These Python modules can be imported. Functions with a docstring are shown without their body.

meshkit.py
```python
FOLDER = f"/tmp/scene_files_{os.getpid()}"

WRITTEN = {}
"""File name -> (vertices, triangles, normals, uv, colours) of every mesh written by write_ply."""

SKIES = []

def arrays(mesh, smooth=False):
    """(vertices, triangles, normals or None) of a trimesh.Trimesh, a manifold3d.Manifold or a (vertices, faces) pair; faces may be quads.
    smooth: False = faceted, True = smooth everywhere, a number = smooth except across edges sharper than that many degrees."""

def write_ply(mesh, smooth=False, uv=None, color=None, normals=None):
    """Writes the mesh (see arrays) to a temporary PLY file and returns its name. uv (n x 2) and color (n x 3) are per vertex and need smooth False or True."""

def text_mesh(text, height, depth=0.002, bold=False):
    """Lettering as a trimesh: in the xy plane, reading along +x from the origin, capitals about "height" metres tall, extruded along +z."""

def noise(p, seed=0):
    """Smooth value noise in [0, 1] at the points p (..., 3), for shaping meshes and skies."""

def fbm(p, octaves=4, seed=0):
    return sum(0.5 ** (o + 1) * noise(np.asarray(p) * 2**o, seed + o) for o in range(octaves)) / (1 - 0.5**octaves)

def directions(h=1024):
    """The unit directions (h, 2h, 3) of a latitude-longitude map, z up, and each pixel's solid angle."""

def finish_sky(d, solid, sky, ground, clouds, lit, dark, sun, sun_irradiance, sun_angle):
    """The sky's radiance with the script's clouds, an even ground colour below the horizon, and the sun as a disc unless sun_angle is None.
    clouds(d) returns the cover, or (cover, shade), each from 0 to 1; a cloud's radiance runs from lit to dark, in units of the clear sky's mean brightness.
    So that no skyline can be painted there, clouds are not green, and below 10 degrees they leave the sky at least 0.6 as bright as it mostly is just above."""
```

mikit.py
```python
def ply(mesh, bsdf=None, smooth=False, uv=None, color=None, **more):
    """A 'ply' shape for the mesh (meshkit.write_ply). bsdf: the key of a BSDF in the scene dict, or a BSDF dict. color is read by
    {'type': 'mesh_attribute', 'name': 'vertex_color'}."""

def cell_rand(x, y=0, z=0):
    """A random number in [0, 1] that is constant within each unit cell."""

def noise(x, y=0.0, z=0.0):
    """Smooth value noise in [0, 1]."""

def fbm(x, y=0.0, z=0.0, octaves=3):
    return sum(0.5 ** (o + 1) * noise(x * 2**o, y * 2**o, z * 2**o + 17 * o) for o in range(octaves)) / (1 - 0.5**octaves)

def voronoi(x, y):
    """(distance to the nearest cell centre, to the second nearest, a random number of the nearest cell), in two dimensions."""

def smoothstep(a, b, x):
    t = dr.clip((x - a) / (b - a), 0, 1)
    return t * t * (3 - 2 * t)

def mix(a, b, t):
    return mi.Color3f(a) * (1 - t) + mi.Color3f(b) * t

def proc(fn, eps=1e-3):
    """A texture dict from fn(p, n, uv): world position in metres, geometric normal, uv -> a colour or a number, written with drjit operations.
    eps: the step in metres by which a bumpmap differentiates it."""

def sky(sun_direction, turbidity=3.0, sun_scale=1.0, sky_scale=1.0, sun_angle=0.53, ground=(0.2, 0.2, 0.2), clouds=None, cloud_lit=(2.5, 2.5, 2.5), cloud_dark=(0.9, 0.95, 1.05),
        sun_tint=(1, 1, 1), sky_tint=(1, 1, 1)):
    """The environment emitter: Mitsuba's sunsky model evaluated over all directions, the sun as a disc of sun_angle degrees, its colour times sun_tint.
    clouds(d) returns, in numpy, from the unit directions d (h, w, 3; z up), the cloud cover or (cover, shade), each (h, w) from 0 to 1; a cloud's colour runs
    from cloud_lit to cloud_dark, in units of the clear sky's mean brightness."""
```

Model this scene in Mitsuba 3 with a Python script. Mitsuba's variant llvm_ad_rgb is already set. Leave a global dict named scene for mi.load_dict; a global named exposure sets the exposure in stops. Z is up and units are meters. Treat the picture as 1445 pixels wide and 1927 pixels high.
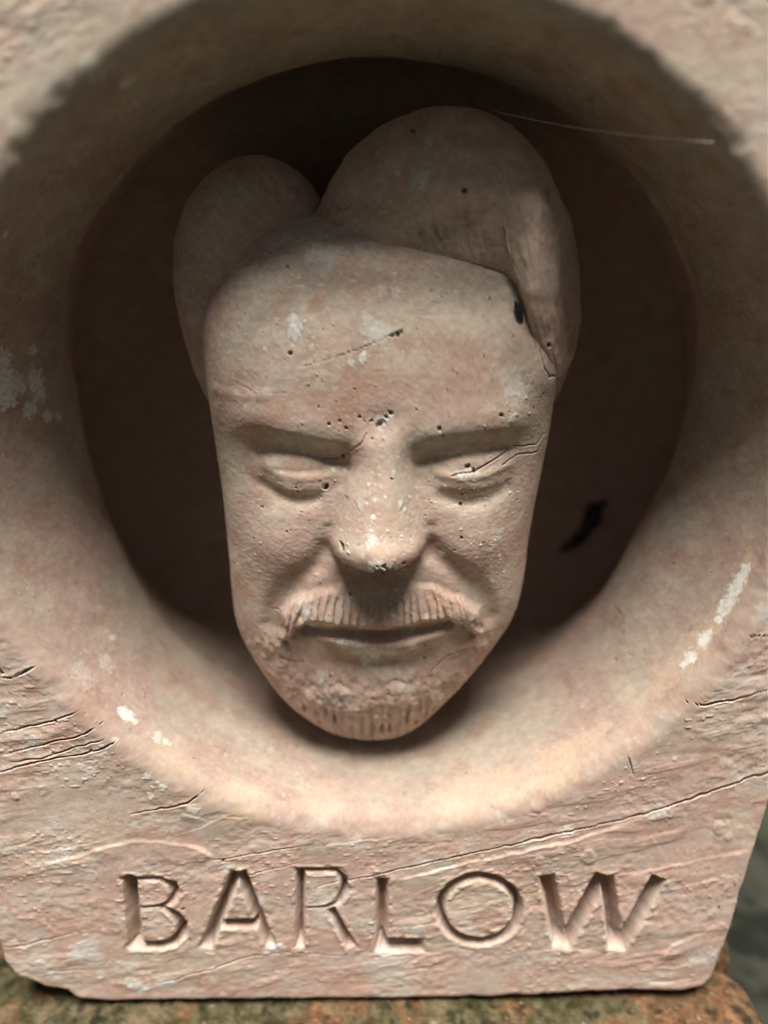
import math
import numpy as np
import mitsuba as mi
import mikit
import meshkit
from meshkit import fbm, noise
from scipy.interpolate import PchipInterpolator

# ---------------------------------------------------------------- camera, sky, exposure
# Lengths below are millimetres in the plaque's own frame (x right, y into the plaque, z up its face);
# the plaque leans back a little, and PLACE turns that frame into metres in the world.
LEAN = math.radians(3.0)


def PLACE(p):
    p = np.asarray(p, float)
    c, s = math.cos(LEAN), math.sin(LEAN)
    return np.stack([p[..., 0], p[..., 1] * c + p[..., 2] * s, p[..., 2] * c - p[..., 1] * s], -1) * 0.001


PITCH, ROLL = math.radians(17.0), math.radians(0.8)
EYE = np.array([0.0, -150.0, 174.0])
AIM = EYE + 100 * np.array([0, math.cos(PITCH), -math.sin(PITCH)])
right = np.array([1.0, 0, 0])
down = np.array([0, -math.sin(PITCH), -math.cos(PITCH)])
UP = -(-math.sin(ROLL) * right + math.cos(ROLL) * down)
eye, aim = PLACE(EYE), PLACE(AIM)
up = PLACE(UP) * 1000
exposure = 4.58
scene = {
    "type": "scene",
    "camera": {
        "type": "thinlens", "fov": 2 * math.degrees(math.atan(722.5 / 1450)), "fov_axis": "x",
        "to_world": mi.ScalarTransform4f().look_at(eye.tolist(), aim.tolist(), up.tolist()),
        "aperture_radius": 0.0029, "focus_distance": 0.170, "near_clip": 0.01, "far_clip": 400.0,
    },
    "daylight": mikit.sky((0.03, -0.17, 1.0), turbidity=3, sun_scale=0.3, sky_scale=0.15, sun_angle=34, sun_tint=(0.94, 1.0, 1.10),
                          ground=(0.06, 0.055, 0.045),
                          clouds=lambda d: (np.ones(d.shape[:2]), 1 - np.clip(d[..., 2], 0, 1) ** 2.2),
                          cloud_lit=(0.9, 0.9, 0.92), cloud_dark=(0.12, 0.125, 0.13)),
    "clay": {"type": "principled", "base_color": {"type": "mesh_attribute", "name": "vertex_color"},
             "roughness": 0.85, "specular": 0.2},
    "rough_stone": {"type": "principled", "base_color": {"type": "mesh_attribute", "name": "vertex_color"},
                    "roughness": 0.95, "specular": 0.12},
    "black_scrap": {"type": "twosided", "material": {"type": "principled", "base_color": {"type": "rgb", "value": [0.012, 0.014, 0.016]},
                                                     "roughness": 0.4, "specular": 0.5}},
    "silk": {"type": "twosided", "material": {"type": "principled", "base_color": {"type": "rgb", "value": [0.85, 0.85, 0.83]},
                                              "roughness": 0.35, "specular": 0.5}},
}
labels = {}

CRACKS = [(0.3, 1.0, [(-84.0, 0.0, 91.6),
 (-81.7, 0.0, 91.5),
 (-79.2, 0.0, 92.6),
 (-76.7, 0.0, 93.8),
 (-73.7, 7.0, 95.2),
 (-73.9, 7.0, 95.6),
 (-74.1, 7.0, 95.9),
 (-74.1, 10.2, 97.3)]),
 (0.24, 0.8, [(-86.2, 0.0, 77.5),
 (-80.9, 0.0, 79.0),
 (-74.4, 0.0, 80.5),
 (-68.6, 0.0, 82.8),
 (-66.1, 7.0, 84.2),
 (-66.6, 7.0, 84.8),
 (-66.0, 13.0, 85.3),
 (-65.4, 21.7, 87.8)]),
 (0.24, 0.8, [(-87.1, 0.0, 71.8),
 (-79.7, 0.0, 73.8),
 (-75.9, 0.0, 75.1),
 (-70.3, 0.0, 76.2),
 (-67.3, 0.0, 77.4),
 (-64.0, 0.0, 79.2),
 (-62.7, 7.0, 80.2),
 (-62.6, 7.3, 80.2),
 (-62.3, 10.9, 80.5),
 (-62.3, 14.7, 81.1),
 (-62.4, 18.1, 82.1)]),
 (0.18, 0.6, [(-85.0, 0.0, 70.2),
 (-77.3, 0.0, 71.2),
 (-71.0, 0.0, 73.6),
 (-66.9, 0.0, 74.7),
 (-63.2, 0.0, 75.8)]),
 (0.24, 0.9, [(-87.8, 0.0, 67.7),
 (-82.7, 0.0, 69.4),
 (-75.3, 0.0, 70.9),
 (-70.1, 0.0, 71.6),
 (-66.8, 0.0, 72.6),
 (-64.7, 0.0, 73.1),
 (-61.4, 0.0, 74.6),
 (-58.7, 7.0, 76.2),
 (-58.6, 7.6, 76.2),
 (-58.5, 16.1, 77.0),
 (-59.2, 22.7, 79.0)]),
 (0.18, 0.5, [(-67.8, 7.0, 86.4),
 (-67.8, 7.0, 86.4),
 (-68.3, 7.9, 87.1)]),
 (0.31, 1.0, [(-40.0, 25.6, 62.8),
 (-40.1, 19.2, 62.6),
 (-40.1, 13.5, 62.5),
 (-40.5, 7.0, 62.6),
 (-40.9, 7.0, 62.8),
 (-42.7, 0.0, 61.0),
 (-46.2, 0.0, 58.7),
 (-52.8, 0.0, 57.1),
 (-59.5, 0.0, 55.8)]),
 (0.19, 0.5, [(-41.4, 0.0, 42.4),
 (-31.4, 0.0, 44.5),
 (-20.8, 0.0, 46.5)]),
 (0.2, 0.5, [(-95.8, 0.0, 17.5),
 (-89.2, 0.0, 18.1),
 (-86.1, 0.0, 19.4),
 (-81.6, 0.0, 20.7),
 (-77.5, 0.0, 21.7)]),
 (0.2, 0.5, [(-84.5, 0.0, 10.2),
 (-79.4, 0.0, 10.1),
 (-75.0, 0.0, 10.2)]),
 (0.2, 0.6, [(-59.4, 0.0, 5.5),
 (-54.1, 0.0, 6.8),
 (-49.6, 0.0, 8.6),
 (-44.1, 0.0, 10.1),
 (-35.3, 0.0, 13.9),
 (-24.8, 0.0, 15.0),
 (-12.4, 0.0, 13.5)]),
 (0.31, 1.0, [(-16.8, 0.0, 34.8),
 (-4.1, 0.0, 37.6),
 (3.8, 0.0, 39.8),
 (15.4, 0.0, 42.8),
 (26.3, 0.0, 45.3),
 (38.4, 0.0, 48.6),
 (50.4, 0.0, 51.5),
 (59.1, 0.0, 54.0),
 (64.6, 0.0, 56.1),
 (71.9, 0.0, 59.0),
 (78.5, 0.0, 61.5),
 (83.8, 0.0, 63.9),
 (86.6, 0.0, 64.3),
 (88.3, 0.0, 65.4)]),
 (0.29, 0.9, [(63.2, 7.0, 82.8),
 (64.0, 7.0, 83.8),
 (66.9, 0.0, 82.8),
 (70.1, 0.0, 82.5),
 (75.8, 0.0, 83.5),
 (81.0, 0.0, 85.2),
 (85.4, 0.0, 86.3)]),
 (0.18, 0.5, [(53.5, 7.0, 73.1),
 (54.4, 0.0, 69.7),
 (55.8, 0.0, 64.5)]),
 (0.18, 0.4, [(84.5, 0.0, 99.2),
 (77.1, 0.0, 99.0),
 (73.5, 7.0, 98.8),
 (73.5, 7.0, 98.8),
 (73.9, 8.4, 100.4)]),
 (0.2, 0.4, [(61.9, 46.9, 92.2),
 (60.7, 37.0, 92.7),
 (59.9, 34.6, 90.9),
 (60.5, 29.4, 90.5),
 (59.7, 26.4, 87.3),
 (59.7, 21.1, 84.2),
 (62.0, 16.1, 84.9),
 (63.2, 13.6, 85.4)]),
 (0.19, 0.3, [(59.7, 21.1, 84.2),
 (58.3, 10.5, 78.5),
 (57.6, 7.0, 76.9)]),
 (0.16, 0.4, [(-40.8, 0.0, 36.5),
 (-29.2, 0.0, 39.4),
 (-21.6, 0.0, 41.5)]),
 (0.15, 0.4, [(-81.7, 0.0, 106.2),
 (-79.2, 7.0, 106.5),
 (-79.4, 7.4, 107.3)])]
RIDGES = [(1.12, 0.55, [(-81.7, 0.0, 42.8),
 (-74.9, 0.0, 43.9),
 (-68.0, 0.0, 46.3),
 (-60.3, 0.0, 48.2),
 (-54.5, 0.0, 48.4),
 (-47.6, 0.0, 47.2),
 (-43.2, 0.0, 45.4),
 (-41.3, 0.0, 43.4)]),
 (0.74, 0.3, [(-48.8, 0.0, 56.6),
 (-44.9, 0.0, 54.6),
 (-41.3, 0.0, 53.3)]),
 (0.88, 0.6, [(-0.2, 0.0, 36.3),
 (7.7, 0.0, 37.9),
 (21.9, 0.0, 41.7),
 (32.2, 0.0, 44.3),
 (42.3, 0.0, 46.8),
 (64.7, 0.0, 55.0)]),
 (0.75, 0.4, [(52.7, 0.0, 36.2),
 (64.3, 0.0, 38.4),
 (73.8, 0.0, 41.0),
 (81.4, 0.0, 42.5),
 (85.1, 0.0, 43.6)]),
 (0.76, 0.35, [(66.8, 0.0, 32.8),
 (80.2, 0.0, 35.8),
 (84.0, 0.0, 36.9)]),
 (0.78, 0.5, [(66.2, 0.0, 10.2),
 (69.7, 0.0, 16.1),
 (76.2, 0.0, 18.6),
 (80.5, 0.0, 22.3),
 (82.7, 0.0, 20.1)]),
 (0.79, 0.4, [(60.1, 0.0, 9.4),
 (70.5, 0.0, 8.0),
 (80.3, 0.0, 11.7)]),
 (0.67, 0.3, [(59.3, 0.0, 3.3),
 (70.9, 0.0, 3.6),
 (79.6, 0.0, 5.6)]),
 (0.66, 0.3, [(33.4, 0.0, 13.4),
 (42.8, 0.0, 14.9),
 (53.8, 0.0, 13.0)]),
 (0.75, 0.3, [(-91.4, 0.0, 45.0),
 (-76.2, 0.0, 46.3),
 (-60.8, 0.0, 50.5)]),
 (0.74, 0.3, [(-53.7, 0.0, 47.4),
 (-38.2, 0.0, 54.5),
 (-20.8, 7.0, 55.1)]),
 (0.62, 0.3, [(-21.4, 0.0, 45.3),
 (-3.9, 0.0, 48.0),
 (11.0, 0.0, 50.8)])]
HOLES = [(-73.4, 0.0, 80.4, 0.31),
 (-70.3, 0.0, 76.2, 0.2),
 (-66.5, 0.0, 72.9, 0.36),
 (-75.1, 0.0, 72.3, 0.24),
 (-62.9, 24.1, 84.8, 0.22),
 (-62.7, 21.1, 83.4, 0.13),
 (-45.7, 7.0, 65.8, 0.21),
 (-51.0, 0.0, 65.4, 0.2),
 (-83.5, 0.0, 92.8, 0.46),
 (-39.4, 0.0, 41.1, 0.21),
 (-63.8, 7.0, 81.4, 0.16),
 (69.8, 24.3, 106.6, 0.2),
 (74.9, 14.5, 108.2, 0.23),
 (57.3, 22.9, 81.8, 0.41),
 (43.4, 22.8, 67.8, 0.36),
 (50.5, 28.9, 76.0, 0.26),
 (51.3, 7.0, 71.3, 0.19),
 (78.1, 7.0, 109.6, 0.18),
 (19.6, 14.7, 55.3, 0.41),
 (11.7, 0.0, 24.7, 0.2),
 (79.6, 0.0, 26.8, 0.27),
 (-54.9, 0.0, 28.9, 0.38),
 (-49.7, 0.0, 28.6, 0.38),
 (-39.1, 0.0, 42.6, 0.38),
 (-76.4, 30.7, 161.5, 0.19),
 (-79.7, 20.1, 154.0, 0.24),
 (-73.8, 64.1, 188.3, 0.22),
 (-74.7, 10.2, 176.6, 0.16)]
BUMPS = [(46.9, 0.0, 42.3, 1.94, 0.7),
 (35.5, 0.0, 41.3, 1.3, 0.5),
 (77.0, 0.0, 49.5, 1.41, 0.5),
 (79.6, 0.0, 46.9, 0.9, 0.4),
 (78.1, 0.0, 25.2, 1.2, 0.4),
 (34.2, 0.0, 56.3, 1.39, 0.5),
 (-76.0, 0.0, 93.6, 1.91, 0.5),
 (-58.9, 7.0, 76.5, 1.64, 0.8),
 (-35.3, 29.1, 60.4, 0.47, 0.3),
 (-85.2, 0.0, 61.3, 0.89, 0.6)]
WHITES = [(-79.3, 0.0, 75.4, 1.18, 0.45),
 (-67.3, 0.0, 68.5, 2.08, 0.5),
 (-69.9, 0.0, 68.5, 1.0, 0.4),
 (-54.6, 0.0, 66.0, 0.8, 0.8),
 (-52.5, 0.0, 64.3, 0.4, 0.8),
 (-51.5, 0.0, 62.8, 0.89, 0.8),
 (-53.8, 0.0, 63.1, 0.48, 0.8),
 (-54.3, 0.0, 60.8, 0.81, 0.8),
 (-77.6, 0.0, 54.9, 0.9, 0.5),
 (-77.6, 0.0, 52.9, 0.9, 0.5),
 (-44.9, 0.0, 56.8, 1.22, 0.7),
 (-77.3, 0.0, 45.0, 2.28, 0.55),
 (-80.0, 0.0, 43.5, 1.66, 0.5),
 (-74.7, 0.0, 45.9, 1.66, 0.4),
 (-78.8, 0.0, 61.9, 0.65, 0.5),
 (-66.9, 21.8, 90.1, 0.86, 0.5),
 (-60.4, 7.0, 77.9, 1.84, 0.7),
 (-60.1, 7.0, 77.6, 1.63, 0.6),
 (-58.4, 7.0, 75.9, 0.9, 0.6),
 (-60.9, 0.0, 75.3, 0.99, 0.5),
 (-59.0, 0.0, 52.6, 1.02, 0.45),
 (-88.3, 0.0, 48.7, 1.65, 0.35),
 (-85.7, 0.0, 46.6, 1.24, 0.4),
 (-79.2, 0.0, 66.4, 0.8, 0.35),
 (-66.6, 15.2, 86.9, 2.1, 0.3),
 (-53.5, 7.0, 71.6, 1.65, 0.45),
 (-51.6, 7.0, 70.1, 1.08, 0.4),
 (-89.5, 0.0, 46.2, 1.24, 0.3),
 (-75.7, 0.0, 16.0, 2.72, 0.7),
 (-73.4, 0.0, 17.4, 2.53, 0.5),
 (-72.8, 0.0, 13.2, 2.18, 0.5),
 (-77.7, 0.0, 14.7, 1.63, 0.6),
 (-86.1, 0.0, 12.0, 1.53, 0.6),
 (-84.9, 0.0, 9.9, 1.1, 0.5),
 (-83.2, 0.0, 8.7, 1.54, 0.5),
 (-71.9, 0.0, 8.5, 1.1, 0.6),
 (-64.5, 0.0, 5.6, 1.66, 1.0),
 (-62.5, 0.0, 3.9, 1.66, 1.0),
 (-61.0, 0.0, 4.1, 0.92, 1.0),
 (-56.5, 0.0, 5.4, 1.84, 0.7),
 (-54.6, 0.0, 5.9, 1.1, 0.7),
 (-93.0, 0.0, 29.1, 0.89, 0.5),
 (-93.0, 0.0, 21.6, 1.79, 0.25),
 (-78.0, 0.0, 8.2, 0.66, 0.5),
 (-74.4, 0.0, 21.0, 0.72, 0.7),
 (-57.0, 0.0, 11.5, 1.46, 0.3),
 (78.0, 0.0, 11.3, 3.06, 0.6),
 (79.5, 0.0, 12.6, 1.36, 0.8),
 (-0.4, 0.0, 16.5, 2.69, 0.3),
 (-0.5, 0.0, 9.7, 5.11, 0.45),
 (2.9, 0.0, 2.6, 3.44, 0.35),
 (41.6, 0.0, 49.6, 1.6, 0.7),
 (62.2, 0.0, 54.7, 2.54, 0.6),
 (3.6, 0.0, 0.8, 2.76, 0.3),
 (2.3, 0.0, 22.4, 1.47, 0.5),
 (7.0, 0.0, 21.5, 1.47, 0.5),
 (42.1, 0.0, 15.8, 2.36, 0.12),
 (54.9, 0.0, 16.4, 2.36, 0.12),
 (-2.4, 0.0, 14.0, 2.7, 0.25),
 (74.1, 7.0, 99.9, 1.09, 1.0),
 (75.3, 7.0, 102.5, 1.72, 1.0),
 (76.4, 7.0, 105.0, 1.89, 1.0),
 (77.3, 7.0, 107.3, 1.71, 1.0),
 (78.1, 7.0, 109.6, 1.52, 1.0),
 (78.9, 7.0, 111.9, 1.25, 1.0),
 (71.5, 7.0, 94.9, 1.74, 0.9),
 (72.2, 7.0, 96.3, 1.19, 0.7),
 (68.9, 7.0, 90.7, 1.66, 0.9),
 (67.6, 7.0, 88.7, 0.93, 0.8),
 (75.2, 8.6, 103.4, 0.64, 0.9),
 (71.3, 7.0, 94.5, 0.92, 0.9),
 (79.9, 0.0, 104.5, 2.17, 0.4),
 (-80.9, 15.9, 154.3, 3.24, 1.0),
 (-80.1, 16.0, 158.5, 2.05, 0.9),
 (-81.2, 16.6, 150.3, 2.68, 1.0),
 (-78.2, 25.2, 153.3, 2.33, 0.8),
 (-78.2, 26.0, 149.8, 2.04, 0.8),
 (-79.3, 23.1, 146.5, 1.86, 0.9),
 (-77.8, 27.8, 144.1, 1.44, 0.9),
 (-77.0, 31.7, 143.3, 0.98, 0.8),
 (-77.6, 24.8, 159.4, 1.38, 0.6),
 (-80.1, 19.4, 152.5, 2.41, 0.8),
 (-71.7, 7.0, 182.8, 0.74, 0.7),
 (-38.0, 0.0, 40.0, 1.76, 0.6),
 (-29.3, 0.0, 37.8, 1.77, 0.4),
 (-27.8, 0.0, 16.4, 1.7, 1.0),
 (-31.1, 0.0, 30.0, 1.28, 0.4),
 (65.0, 0.0, 68.6, 0.48, 0.5),
 (-5.6, 0.0, 23.2, 2.85, 0.4),
 (-15.7, 0.0, 31.4, 2.81, 0.5),
 (19.0, 0.0, 21.8, 1.04, 0.5),
 (65.3, 0.0, -12.2, 0.55, 0.1),
 (-49.7, 0.0, 209.1, 1.84, 0.6),
 (-45.4, 7.0, 208.5, 1.55, 0.5),
 (-16.2, 0.0, 51.2, 2.47, 0.2),
 (6.0, 0.0, 22.2, 2.59, 0.35),
 (49.2, 19.7, 71.9, 1.33, 0.2),
 (-85.0, 0.0, 62.5, 2.19, 0.3),
 (-69.3, 7.0, 88.4, 2.9, 0.3),
 (-61.0, 7.0, 78.5, 1.47, 0.6)]
TINT = [(79.4, 7.0, 113.4, 2.22, 1.0),
 (77.6, 7.0, 108.1, 2.47, 1.0),
 (75.6, 7.0, 103.2, 2.49, 1.0),
 (73.9, 7.0, 99.5, 2.5, 1.0),
 (72.0, 7.0, 95.9, 3.66, 0.8),
 (69.0, 7.7, 91.1, 4.17, 0.7),
 (64.3, 8.3, 84.6, 4.7, 0.6),
 (58.8, 7.0, 78.1, 4.72, 0.5),
 (-51.9, 0.0, 64.8, 6.05, 0.5),
 (-34.3, 0.0, 57.4, 6.12, 0.6),
 (26.9, 7.0, 57.6, 5.72, 0.8),
 (39.1, 7.0, 63.2, 6.29, 0.8),
 (46.6, 7.5, 68.0, 6.26, 0.6),
 (-16.0, 7.0, 54.1, 7.66, 0.5),
 (16.8, 7.0, 54.6, 6.38, 0.5)]
LETTERS = [('B', [('r', [(-61.66, 37.06, 1.9),
 (-62.25, 18.38, 1.95)]),
 ('f', [(-63.98, 37.53, 0.7),
 (-53.75, 37.35, 0.85)]),
 ('r', [(-54.1, 37.05, 0.84),
 (-51.72, 35.54, 1.37),
 (-51.24, 33.19, 1.32),
 (-52.83, 30.47, 1.03),
 (-55.48, 29.41, 0.62),
 (-59.65, 29.24, 0.43)]),
 ('r', [(-54.25, 28.91, 0.69),
 (-51.89, 26.88, 1.33),
 (-50.48, 24.06, 1.6),
 (-50.83, 20.83, 1.63),
 (-52.98, 18.62, 1.5),
 (-56.65, 17.58, 1.45),
 (-63.49, 17.45, 1.39)])]),
 ('A', [('f', [(-36.13, 39.32, 1.58),
 (-45.37, 16.43, 1.83)]),
 ('f', [(-35.34, 39.31, 1.63),
 (-29.24, 16.56, 1.49)]),
 ('f', [(-41.21, 23.97, 1.61),
 (-30.93, 23.8, 1.61)])]),
 ('R', [('f', [(-20.89, 39.63, 1.25),
 (-22.1, 16.23, 1.37)]),
 ('f', [(-22.31, 39.47, 0.77),
 (-11.64, 39.09, 0.92)]),
 ('r', [(-12.27, 38.91, 0.74),
 (-10.77, 36.39, 1.16),
 (-10.7, 33.28, 1.28),
 (-12.23, 29.97, 0.98),
 (-14.83, 28.63, 0.63),
 (-19.96, 28.32, 0.4)]),
 ('f', [(-14.2, 28.22, 1.21),
 (-9.4, 16.01, 1.37)])]),
 ('L', [('f', [(-1.62, 36.81, 1.64),
 (-2.19, 14.64, 1.7)]),
 ('f', [(-2.87, 16.63, 2.39),
 (8.52, 16.43, 2.23)])]),
 ('O', [('c', [(31.08, 27.15, 1.48),
 (30.85, 24.6, 1.43),
 (29.99, 22.21, 1.44),
 (28.55, 20.16, 1.46),
 (26.62, 18.6, 1.48),
 (24.34, 17.63, 1.49),
 (21.87, 17.33, 1.48),
 (19.38, 17.72, 1.45),
 (17.06, 18.77, 1.43),
 (15.06, 20.4, 1.4),
 (13.53, 22.5, 1.39),
 (12.56, 24.92, 1.41),
 (12.21, 27.47, 1.47),
 (12.51, 30.0, 1.41),
 (13.43, 32.33, 1.4),
 (14.89, 34.3, 1.4),
 (16.8, 35.79, 1.41),
 (19.03, 36.71, 1.41),
 (21.42, 36.99, 1.4),
 (23.84, 36.63, 1.38),
 (26.11, 35.63, 1.36),
 (28.09, 34.07, 1.35),
 (29.64, 32.05, 1.35),
 (30.66, 29.69, 1.39),
 (31.08, 27.15, 1.46)])]),
 ('W', [('f', [(37.49, 37.2, 2.09),
 (41.94, 15.26, 1.98)]),
 ('f', [(50.99, 36.97, 2.07),
 (42.4, 15.25, 2.14)]),
 ('f', [(51.75, 36.69, 1.91),
 (55.62, 14.16, 1.98)]),
 ('f', [(64.37, 36.21, 2.09),
 (56.07, 14.15, 2.16)])])]
LOWER_OUTLINE = [(-95.77, 17.42),
 (-95.59, 12.77),
 (-92.51, 7.99),
 (-87.16, 4.65),
 (-81.32, 3.51),
 (-78.78, 0.52),
 (-72.6, -0.46),
 (-44.98, -0.61),
 (-4.75, -1.16),
 (35.49, -0.15),
 (74.28, 0.7),
 (78.86, 1.66),
 (80.64, 3.69),
 (81.27, 6.41),
 (87.01, 44.26),
 (87.76, 50.96)]
FACE_WHITES = [(-18.22, 34.52, 1.33, 1),
 (-18.31, 32.8, 1.22, 1),
 (-18.49, 35.82, 0.88, 1),
 (-16.2, 35.14, 0.44, 0.9),
 (-19.67, 32.27, 0.44, 0.8),
 (-1.96, 33.44, 2.22, 0.55),
 (-0.31, 32.55, 2.0, 0.5),
 (-3.98, 27.45, 0.9, 0.95),
 (-3.85, 28.22, 0.67, 0.9),
 (-6.35, 26.71, 0.79, 0.6),
 (-3.03, 35.61, 0.88, 0.4),
 (-12.53, 47.29, 2.81, 0.42),
 (-10.13, 48.08, 1.94, 0.38),
 (-14.1, 48.55, 1.51, 0.3),
 (28.46, 20.63, 2.72, 0.4),
 (30.2, 19.69, 1.82, 0.4),
 (-3.06, -9.08, 0.9, 0.6),
 (-2.17, -9.93, 0.9, 0.6),
 (-3.31, -10.51, 0.79, 0.55),
 (-2.15, -15.1, 1.48, 0.7),
 (-0.67, -15.24, 1.48, 0.6),
 (0.46, -15.5, 1.02, 0.5),
 (26.67, -12.43, 0.84, 0.6),
 (25.87, -13.94, 0.84, 0.65),
 (24.95, -15.46, 0.72, 0.6),
 (24.25, -16.48, 0.61, 0.5),
 (-6.32, -41.21, 2.02, 0.6),
 (-2.68, -41.82, 1.89, 0.6),
 (1.1, -41.88, 1.51, 0.55),
 (-3.6, -44.05, 2.28, 0.6),
 (-4.89, -45.16, 1.27, 0.5),
 (-10.79, -38.91, 1.13, 0.8),
 (-9.8, -39.48, 0.75, 0.7),
 (6.28, -40.01, 1.01, 0.75),
 (17.18, 1.83, 0.82, 0.8),
 (18.58, 2.29, 0.94, 0.5),
 (20.94, 1.9, 0.7, 0.4),
 (2.18, 3.73, 0.47, 0.95),
 (2.17, 2.89, 0.35, 0.8),
 (-3.24, 1.4, 0.35, 0.9),
 (-11.17, 3.2, 0.47, 0.9),
 (8.8, 62.61, 1.48, 0.5),
 (7.01, 62.34, 1.06, 0.5),
 (3.85, 64.14, 0.53, 0.6),
 (10.15, 69.63, 0.63, 0.45),
 (9.94, 70.29, 0.63, 0.4),
 (-14.54, 29.8, 0.56, 0.5),
 (-31.72, 20.56, 0.91, 0.35),
 (-24.9, 20.69, 1.14, 0.3),
 (0.37, 41.41, 1.09, 0.5),
 (3.09, 40.84, 0.99, 0.4),
 (-24.73, 29.39, 0.45, 0.8),
 (-0.58, 14.39, 1.15, 0.5),
 (1.15, 14.95, 0.92, 0.6),
 (28.13, 13.99, 0.92, 0.8),
 (28.68, 14.67, 0.57, 0.7),
 (-16.17, -48.39, 0.89, 0.7),
 (-15.22, -50.13, 0.89, 0.6),
 (-9.97, -54.26, 1.54, 0.35),
 (5.48, -51.6, 2.05, 0.35),
 (-18.55, -29.65, 1.48, 0.35),
 (-17.79, -32.09, 0.87, 0.7),
 (-3.6, -2.62, 0.44, 0.9),
 (-2.31, -5.21, 0.45, 0.9),
 (-1.92, -1.72, 0.44, 0.8),
 (3.61, -2.73, 0.44, 0.8),
 (4.6, -4.49, 0.33, 0.9),
 (-5.23, -3.46, 0.59, 0.6),
 (-4.97, -2.48, 0.71, 0.4),
 (25.22, -24.98, 0.74, 0.7),
 (13.12, -16.96, 0.73, 0.6),
 (-44.78, 40.08, 1.19, 0.4),
 (-43.99, 42.35, 0.71, 0.4),
 (11.73, 67.41, 0.84, 0.3),
 (-43.05, 35.44, 1.44, 0.3),
 (-22.4, 24.93, 2.82, 0.12),
 (6.79, -36.15, 1.0, 0.3)]
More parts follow.
